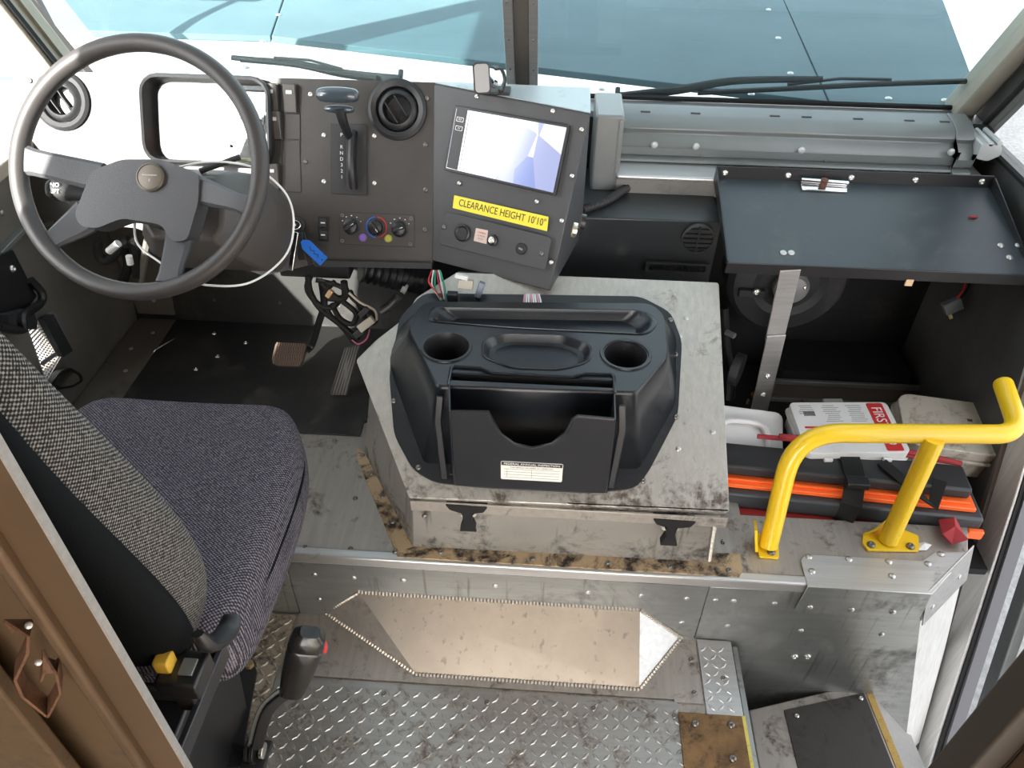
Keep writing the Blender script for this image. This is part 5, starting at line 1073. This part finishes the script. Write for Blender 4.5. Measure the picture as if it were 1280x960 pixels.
# hoses and pipes at the left of the compartment
hp_ = thing('coolant_hose', 'dark hose and pipe hanging beside the engine cover right edge', 'hose', (.46, 1.6, .3))
B().tube(cr([PY(905, 385, 1.75), PY(908, 430, 1.72), PY(914, 470, 1.68), PY(913, 500, 1.65)]), .012, 10).build('hose', RUBB, hp_)
q = B(); c = PY(916, 460, 1.62); q.cyl(c, c + V((.02, -.01, 0)), .045, None, 24); q.build('pulley', BLKM, hp_)
B().cyl(PY(908, 415, 1.7), PY(918, 420, 1.68), .008).build('clamp', GREYP, hp_)
wc = thing('hanging_connector', 'grey wire connector with red wires hanging under the tray', 'connector', PY(1190, 380, 1.75))
B().tube(cr([PY(1208, 345, 1.80), PY(1205, 360, 1.77), PY(1197, 372, 1.75)]), .003, 6).build('red_wire', RED, wc)
B().tube(cr([PY(1214, 345, 1.80), PY(1209, 362, 1.77), PY(1200, 374, 1.75)]), .003, 6).build('black_wire', RUBB, wc)
CF = Fr(PY(1190, 382, 1.75), (.8, 0, .5), (0, -1, .2)); B().obox(CF, 0, 0, .045, .034, -.01, .012).build('plug', mat('plug_grey', (.16, .17, .19), .5), wc, bev=.002); B().obox(CF, -.012, -.028, .008, .014, -.003, .003).build('tab', mat('tab_yellow', (.6, .5, .2), .5), wc)
wb = thing('cable_bundle', 'thick black cables looped under the right end of the tray', 'cables', PY(1260, 350, 1.8))
for k, (dy, m_) in enumerate(((0, RUBB), (8, BLKM), (14, RUBB))):
    B().tube(cr([PY(1212, 343 + dy, 1.82), PY(1240, 352 + dy, 1.80), PY(1265, 350 + dy, 1.78), PY(1285, 345 + dy, 1.76)]), .008, 8).build('cable', m_, wb)
# ================================================================ YELLOW GRAB RAIL
yr = thing('grab_rail', 'bright yellow bent tubular grab rail bolted beside the doorway', 'grab rail', (.65, 1.1, ZP))
zr = .50; y0_ = PZ(960, 688, ZP)
f1 = PZ(962, 680, ZP + .008); f2 = PZ(1110, 676, ZP + .008)
Pm = [f1, PZ(990, 590, .42), PZ(1010, 553, .485), PZ(1045, 541, zr), PZ(1130, 542, zr), PZ(1225, 543, zr), PZ(1262, 535, zr), PZ(1272, 517, zr), PZ(1262, 498, zr), PZ(1248, 488, zr)]
f1 = V((.513, 1.105, ZP + .01)); hx0 = .520
def tubepath(nodes):
    out = []
    for i, (p, r) in enumerate(nodes):
        p = V(p)
        if r == 0 or i in (0, len(nodes) - 1): out.append(p); continue
        a, b_ = V(nodes[i - 1][0]), V(nodes[i + 1][0]); s_ = p + (a - p).normalized() * r; e_ = p + (b_ - p).normalized() * r
        for k in range(11): t = k / 10; out.append(s_ * (1 - t) ** 2 + p * 2 * t * (1 - t) + e_ * t * t)
    return out
A_ = PZ(994, 541, zr); Bq = PZ(1276, 543, zr); Cq = PZ(1254, 480, zr + .02)
print('rail', A_, Bq, Cq, f1)
B().tube(tubepath([(f1, 0), (A_, .10), (Bq, .055), (Cq, 0)]), .0205, 18).build('top_tube', YEL, yr)
mB = PZ(1168, 550, zr); B().tube([f2 + V((0, .0, 0)), mB], .0205, 18).build('post_tube', YEL, yr)
q = B(); q.lathe(Fr(Cq, (0, 0, 1), (Cq - Bq)), 0, 0, [(.0205, -.002), (.019, .004), (.010, .009), (.001, .011)], 18); q.build('end_cap', YEL, yr)
def fpl(pts, t=.006): return B().plate(Fr((0, 0, ZP + .001), (1, 0, 0), (0, 0, 1)), round2([PZ(*p, ZP)[:2] for p in pts], .004, 2), z0=0, z1=t)
fpl([(948, 698), (973, 700), (972, 672), (944, 668)]).build('foot_plate', YEL, yr, bev=.001)
fpl([(1077, 681), (1084, 690), (1148, 691), (1147, 672), (1118, 660), (1078, 668)]).build('foot_plate', YEL, yr, bev=.001)
g_ = [PZ(944, 690, ZP + .006), PZ(944, 668, ZP + .006)]; q = B(); q.hexa([g_[0], g_[1], g_[1] + V((.006, 0, 0)), g_[0] + V((.006, 0, 0))], [g_[0] + V((-.012, .01, .06)), g_[1] + V((-.014, 0, .05)), g_[1] + V((-.008, 0, .05)), g_[0] + V((-.006, .01, .06))]); q.build('gusset', YEL, yr)
g_ = [PZ(1080, 670, ZP + .006), PZ(1112, 660, ZP + .006)]; q = B(); q.hexa([g_[0], g_[1], g_[1] + V((0, .006, 0)), g_[0] + V((0, .006, 0))], [g_[0] + V((.02, 0, .02)), g_[1] + V((0, 0, .05)), g_[1] + V((0, .006, .05)), g_[0] + V((.02, .006, .02))]); q.build('gusset', YEL, yr)
for x, y in ((964, 690), (1089, 681), (1138, 683)): put('bolt', ME_SCD, yr, PZ(x, y, ZP + .008), (0, 0, 1), sc=1.5)
# ================================================================ STORED KITS
UPc_ = lambda z: Fr((0, 0, z), (1, 0, 0), (0, 0, 1))
kt = thing('emergency_triangle_kit', 'black and orange emergency kit case strapped on a red bag', 'kit case', (.68, 1.25, .10))
def kbox(px, z0, z1, name, m, par, bev=.004, grow=0):
    F = UPc_(z1); pts = [F.p2(*p) for p in px]; q = B(); q.plate(F, pts, z0=z0 - z1, z1=0); return q.build(name, m, par, bev=bev)
# long axes run left-right, slightly rotated clockwise
ka = math.radians(-4); KF = Fr((.675, 1.280, .156), (math.cos(ka), math.sin(ka), 0), (0, 0, 1))
B().obox(KF, -.01, -.01, .62, .15, 0, .055).build('red_bag', mat('red_vinyl', (.42, .035, .03), .55, dirt=.3), kt, bev=.012)
B().obox(KF, .04, .0, .60, .12, .057, .105).build('lower_case', mat('case_black', (.035, .04, .045), .5), kt, bev=.006)
B().obox(KF, .03, .01, .585, .105, .106, .118).build('orange_tray', ORA, kt, bev=.002)
B().obox(KF, .02, .025, .585, .08, .119, .150).build('upper_case', BLKM, kt, bev=.006)
for x in (-.25, .33): B().obox(KF, x, -.066, .035, .012, .05, .075).build('orange_latch', ORA, kt, bev=.002)
B().obox(KF, .02, -.028, .58, .006, .118, .124).build('orange_rib', ORA, kt, bev=.001)
stp = [KF.at(.05, .09, .06), KF.at(.05, .075, .155), KF.at(.05, .03, .158), KF.at(.05, -.02, .155), KF.at(.045, -.064, .112), KF.at(.035, -.072, .056), KF.at(.015, -.092, .02)]
B().strip(stp, .045, .003, (0, 0, 1)).build('strap', RUBB, kt); B().obox(KF, .05, -.035, .05, .03, .150, .166).build('buckle', BLK, kt, bev=.003)
B().strip([KF.at(.12, .04, .158), KF.at(.17, -.03, .156), KF.at(.22, -.055, .13), KF.at(.24, .0, .157)], .03, .003, (0, 0, 1)).build('loose_strap', RUBB, kt)
for k in range(2): B().tube(cr([KF.at(-.16 + .05 * k, .085, .16 + .008 * k), KF.at(.05, .08 + .01 * k, .165), KF.at(.2, .075, .155 + .01 * k), KF.at(.31, .07, .15)]), .006, 8).build('red_cord', REDC, kt)
fa = thing('first_aid_kit', 'white first aid kit box with red FIRST band behind the yellow rail', 'first aid kit', (.83, 1.5, .20))
zf = .335; FA = [PZ(999, 503, zf), PZ(1109, 503, zf), PZ(1127, 566, zf), PZ(1006, 566, zf)]
ux = (FA[1] - FA[0]).normalized(); FAF = Fr((FA[0] + FA[1] + FA[2] + FA[3]) / 4, ux, (0, -.08, 1)); fw_, fh_ = .245, .165
print('fa', FA)
B().plate(FAF, rrect(fw_, fh_, .014, 4), z0=-.022, z1=0).build('lid', WHT, fa, bev=.003)
B().plate(FAF, rrect(fw_ + .008, fh_ + .008, .014, 4), z0=-.028, z1=-.0225).build('lid_rim', WHT, fa, bev=.001)
B().plate(FAF, rrect(fw_ - .006, fh_ - .006, .014, 4), z0=-.068, z1=-.0285).build('tray', CLEARP, fa, bev=.003)
B().obox(FAF, .0, fh_ / 2 + .012, .05, .03, -.02, -.014).build('handle_tab', mat('tab_grey', (.3, .3, .3), .5), fa, bev=.002)
for x in (-.07, .07): B().obox(FAF, x, -fh_ / 2 - .006, .02, .008, -.034, -.014).build('latch', WHT, fa, bev=.001)
rb2 = B().plate(FAF, rrect(.040, fh_ - .01, .004, 2, fw_ / 2 - .034, 0), z0=.0, z1=.001).build('red_band', RED, fa)
text('FIRST AID', FAF, fw_ / 2 - .035, .002, .036, INKW, rb2, ang=-math.pi / 2, h=.0013, xs=.80)
q = B()
for cx_, n_ in ((-.085, 5), (-.025, 9), (.035, 9)):
    for k in range(n_): q.obox(FAF, cx_ + random.uniform(-.003, .003), .070 - k * .0065, random.uniform(.028, .044), .0016, 0, .0006)
o = q.build('printed_lines', INKG, fa); o['kind'] = 'stuff'
q = B()
for k in range(14): q.obox(FAF, -.095 + k * .0017 * 1.2, .044, .0009, .016, 0, .0006)
q.build('barcode', INK, fa)
B().obox(FAF, -.068, -.002, .075, .006, 0, .0007).build('red_line', RED, fa)
for x in (-.085, -.03, .025): B().obox(FAF, x, -.022, .035, .022, 0, .0006).build('printed_picture', mat('pic_dark', (.10, .08, .06), .6, var=.8, vscale=80, col2=(.5, .4, .2)), fa)
wk = thing('dirty_white_case', 'dirty white plastic case with rounded lid, right of the first aid kit', 'case', (1.0, 1.5, .15))
KW = Fr((1.02, 1.475, .30), (1, -.12, 0), (0, -.15, 1))
B().plate(KW, rrect(.235, .17, .035, 4), z0=-.030, z1=0).build('lid', WHTD, wk, bev=.008, seg=3)
B().plate(KW, rrect(.245, .18, .035, 4), z0=-.042, z1=-.032).build('rim', WHTD, wk, bev=.002)
B().plate(KW, rrect(.225, .16, .03, 4), z0=-.10, z1=-.043).build('base', WHTD, wk, bev=.006)
B().obox(KW, .05, .02, .012, .008, 0, .001).build('dark_spot', BROWN, wk)
w2k = thing('white_handled_case', 'white plastic case with moulded handle beside the engine cover', 'case', (.52, 1.4, .15))
KH = Fr((.50, 1.425, .285), (1, -.10, 0), (0, -.45, 1))
B().plate(KH, rrect(.20, .13, .02, 3), z0=-.05, z1=0).build('body', WHT, w2k, bev=.005)
B().plate(KH, rrect(.135, .075, .02, 4, 0, -.012), z0=0.0002, z1=.004).build('raised_panel', WHT, w2k, bev=.002)
B().tube(cr([KH.at(-.06, -.045, .006), KH.at(-.055, 0, .014), KH.at(-.03, .018, .016), KH.at(.03, .018, .016), KH.at(.055, 0, .014), KH.at(.06, -.045, .006)]), .008, 8).build('handle', WHT, w2k)
# red cloth scraps and debris
rc = thing('red_rag', 'crumpled red plastic scrap on the platform by the doorway', 'rag', PZ(1185, 660, ZP))
P_ = [PZ(*p, .245) for p in ((1172, 645), (1190, 647), (1205, 668), (1208, 678), (1190, 680), (1176, 672))]
q = B(); cen = sum(P_, V((0, 0, 0))) / 6 + V((0, 0, .02)); q.add([cen] + [p + V((0, 0, .012 * (i % 2))) for i, p in enumerate(P_)] + [cen - V((0, 0, .004))] + [p + V((0, 0, .012 * (i % 2) - .003)) for i, p in enumerate(P_)], [(0, 1 + i, 1 + (i + 1) % 6) for i in range(6)] + [(7, 8 + (i + 1) % 6, 8 + i) for i in range(6)] + [(1 + i, 8 + i, 8 + (i + 1) % 6, 1 + (i + 1) % 6) for i in range(6)]); q.build('rag', REDC, rc, smooth=0)
db_ = thing('loose_hoses', 'dusty brown hoses and debris lying in the corner by the door', 'hoses', (.98, 1.3, .09))
for k in range(6):
    x = .93 + .02 * k; pts = [V((x + random.uniform(-.03, .03), 1.22 + .06 * j + random.uniform(-.02, .02), .10 + random.uniform(0, .05))) for j in range(5)]
    B().tube(cr(pts), .006 + .003 * (k % 2), 8).build('hose', BROWN if k % 2 else mat('hose_red', (.12, .05, .04), .7), db_)
q = B()
for k in range(60):
    p = V((random.uniform(.42, 1.06), random.uniform(1.4, 1.9), .085)); q.obox(Fr(p, (1, 0, 0), (random.uniform(-.3, .3), random.uniform(-.3, .3), 1)), 0, 0, random.uniform(.006, .03), random.uniform(.004, .012), 0, random.uniform(.002, .008), ang=random.uniform(0, 3))
o = tag(q.build('debris', BROWN), 'dry dirt and leaf litter on the compartment floor', 'debris'); o['kind'] = 'stuff'
wr_ = thing('paper_scrap', 'small torn white wrapper beside the right rail foot', 'litter', PZ(1155, 683, ZP))
q = B(); pp_ = [PZ(*p, ZP + .003) for p in ((1143, 680), (1155, 677), (1165, 681), (1158, 688), (1147, 688))]; c_ = sum(pp_, V((0, 0, 0))) / 5 + V((0, 0, .010)); q.add([c_] + pp_, [(0, 1 + i, 1 + (i + 1) % 5) for i in range(5)] + [(5, 4, 3, 2, 1)]); q.build('wrapper', WHT, wr_, smooth=0)
# ================================================================ WIRING UNDER THE DASH
wh = thing('wiring_harness', 'tangled black cable harness with connectors hanging under the dash', 'wiring', PY(420, 390, 1.55))
def yl(pts, y): return [PY(a, c, y + (d_[0] if d_ else 0)) for a, c, *d_ in pts]
for pts, r_ in (([(385, 345), (388, 365), (400, 385), (425, 405), (448, 425)], .008), ([(388, 345), (384, 362), (398, 380), (415, 384), (428, 372), (440, 365)], .007), ([(400, 350), (412, 365), (430, 378), (445, 392), (440, 405), (425, 398), (415, 380)], .007), ([(418, 352), (405, 370), (412, 392), (430, 412), (442, 428)], .006), ([(430, 355), (440, 372), (456, 385), (470, 398), (466, 405)], .006), ([(395, 350), (425, 358), (445, 375), (458, 400)], .006), ([(410, 372), (430, 372), (430, 352)], .009)):
    B().tube(cr(yl(pts, 1.55)), r_, 8).build('cable', RUBB, wh)
B().tube(cr(yl([(436, 366), (450, 378), (468, 388), (471, 400)], 1.54)), .003, 6).build('white_wire', mat('wire_cream', (.6, .5, .4), .5), wh)
for (x, y, a, w_, h_, m_) in ((458, 405, .9, .020, .045, mat('conn_cream', (.5, .45, .36), .5)), (449, 416, .9, .016, .03, BLKM), (412, 367, .6, .012, .02, COPW), (455, 390, .8, .014, .03, BLK)):
    F = Fr(PY(x, y, 1.53), (1, 0, 0), (0, -1, .4)); B().obox(F, 0, 0, w_, h_, -.008, .008, ang=-a).build('connector', m_, wh, bev=.0015)
B().tube(cr(yl([(440, 425), (448, 430), (458, 424), (462, 412)], 1.53)), .002, 6).build('pink_wire', mat('wire_pink', (.5, .12, .2), .5), wh)
ud = thing('under_dash_box', 'black plastic module under the dash behind the keys', 'module', PY(400, 345, 1.62))
B().box(*(lambda a, c: (a.x, c.x, 1.60, 1.75, c.z, a.z))(PY(345, 322, 1.6), PY(438, 350, 1.6))).build('box', BLKM, ud, bev=.006)
fh = thing('flexible_duct', 'thick black corrugated flexible air duct under the dash', 'duct', PY(500, 345, 1.66))
corr([PY(452, 334, 1.64), PY(480, 340, 1.66), PY(510, 346, 1.70), PY(545, 352, 1.75)], .036, .017, 18, .12).build('duct', BLK, fh)
sh_ = thing('silver_hose', 'small silver-black braided hose curling below the flexible duct', 'hose', PY(490, 370, 1.66))
corr([PY(505, 361, 1.66), PY(497, 372, 1.65), PY(488, 382, 1.66), PY(478, 388, 1.68)], .010, .006).build('hose', mat('braid', (.2, .2, .2), .35, .6), sh_); B().cyl(PY(502, 359, 1.66), PY(508, 362, 1.66), .014).build('clamp', WHT, sh_)
cw_ = thing('colored_wires', 'red, white and green loose wires hanging below the pod left corner', 'wires', PY(548, 360, 1.45))
for k, m_ in enumerate((RED, WHT, GRN, REDC, WHT, GRN)):
    B().tube(cr([PY(540 + 2 * k, 338, 1.50), PY(536 + 4 * k, 352 + (k % 3) * 4, 1.46), PY(546 + 2 * k, 366 + 4 * (k % 3), 1.44), PY(551 + k, 374, 1.44)]), .0018, 5).build('wire', m_, cw_)
B().box(*(lambda p: (p.x - .012, p.x + .012, p.y - .008, p.y + .008, p.z - .022, p.z + .022))(PY(566, 376, 1.42))).build('plug', BLK, cw_, bev=.002)
cn_ = thing('cream_connector', 'cream plug and clear relay hanging below the middle of the pod', 'connector', PY(590, 358, 1.45))
for (x, y, w_, h_, a, m_) in ((582, 355, .034, .022, -.1, mat('cream', (.45, .42, .36), .5)), (600, 362, .014, .036, -.3, mat('relay', (.16, .18, .24), .3)), (577, 346, .03, .010, -.2, WHT)):
    F = Fr(PY(x, y, 1.45), (1, 0, 0), (0, -1, .3)); B().obox(F, 0, 0, w_, h_, -.008, .008, ang=a).build('plug', m_, cn_, bev=.002)
w3 = thing('white_wire_tuft', 'bunch of white and pink wires hanging at the rear of the console', 'wires', PY(664, 380, 1.42))
for k in range(8):
    B().tube(cr([PY(656 + k * 2.5, 368, 1.45), PY(655 + k * 3, 380, 1.42), PY(658 + k * 2 + (k % 3), 390 + (k % 4) * 2, 1.40)]), .0022, 5).build('wire', WHT if k % 3 else mat('wire_pale_pink', (.6, .3, .35), .5), w3)
wv = thing('white_valve_wires', 'cluster of hoses and a white fitting seen through the lower wheel gap', 'hoses', PY(150, 320, 1.6))
for pts, r_, m_ in (([(122, 300), (124, 320), (135, 325), (150, 310), (162, 300)], .012, BLKM), ([(165, 300), (170, 320), (172, 345)], .014, RUBB), ([(185, 300), (180, 325), (176, 350)], .010, GREYD), ([(152, 300), (160, 330), (150, 360)], .012, RUBB)):
    B().tube(cr(yl(pts, 1.62)), r_, 8).build('hose', m_, wv)
B().cyl(PY(136, 314, 1.58), PY(148, 304, 1.58), .009).build('fitting', WHT, wv); B().cyl(PY(161, 320, 1.58), PY(163, 330, 1.58), .008).build('fitting', WHT, wv)
# left exterior mirror on its arm (throws its shadow on the hood)
mi = thing('side_mirror', 'exterior truck mirror on a curved tubular arm outside the left window', 'mirror', (-1.75, 2.2, 1.0))
B().tube(cr([V((-1.27, 1.98, .95)), V((-1.50, 2.25, 1.15)), V((-1.62, 2.3, 1.5)), V((-1.55, 2.2, 1.9)), V((-1.27, 1.6, 2.1))]), .016, 10).build('arm', BLKM, mi)
B().box(-1.73, -1.50, 2.24, 2.32, 1.30, 1.72).build('mirror_head', BLKM, mi, bev=.02)
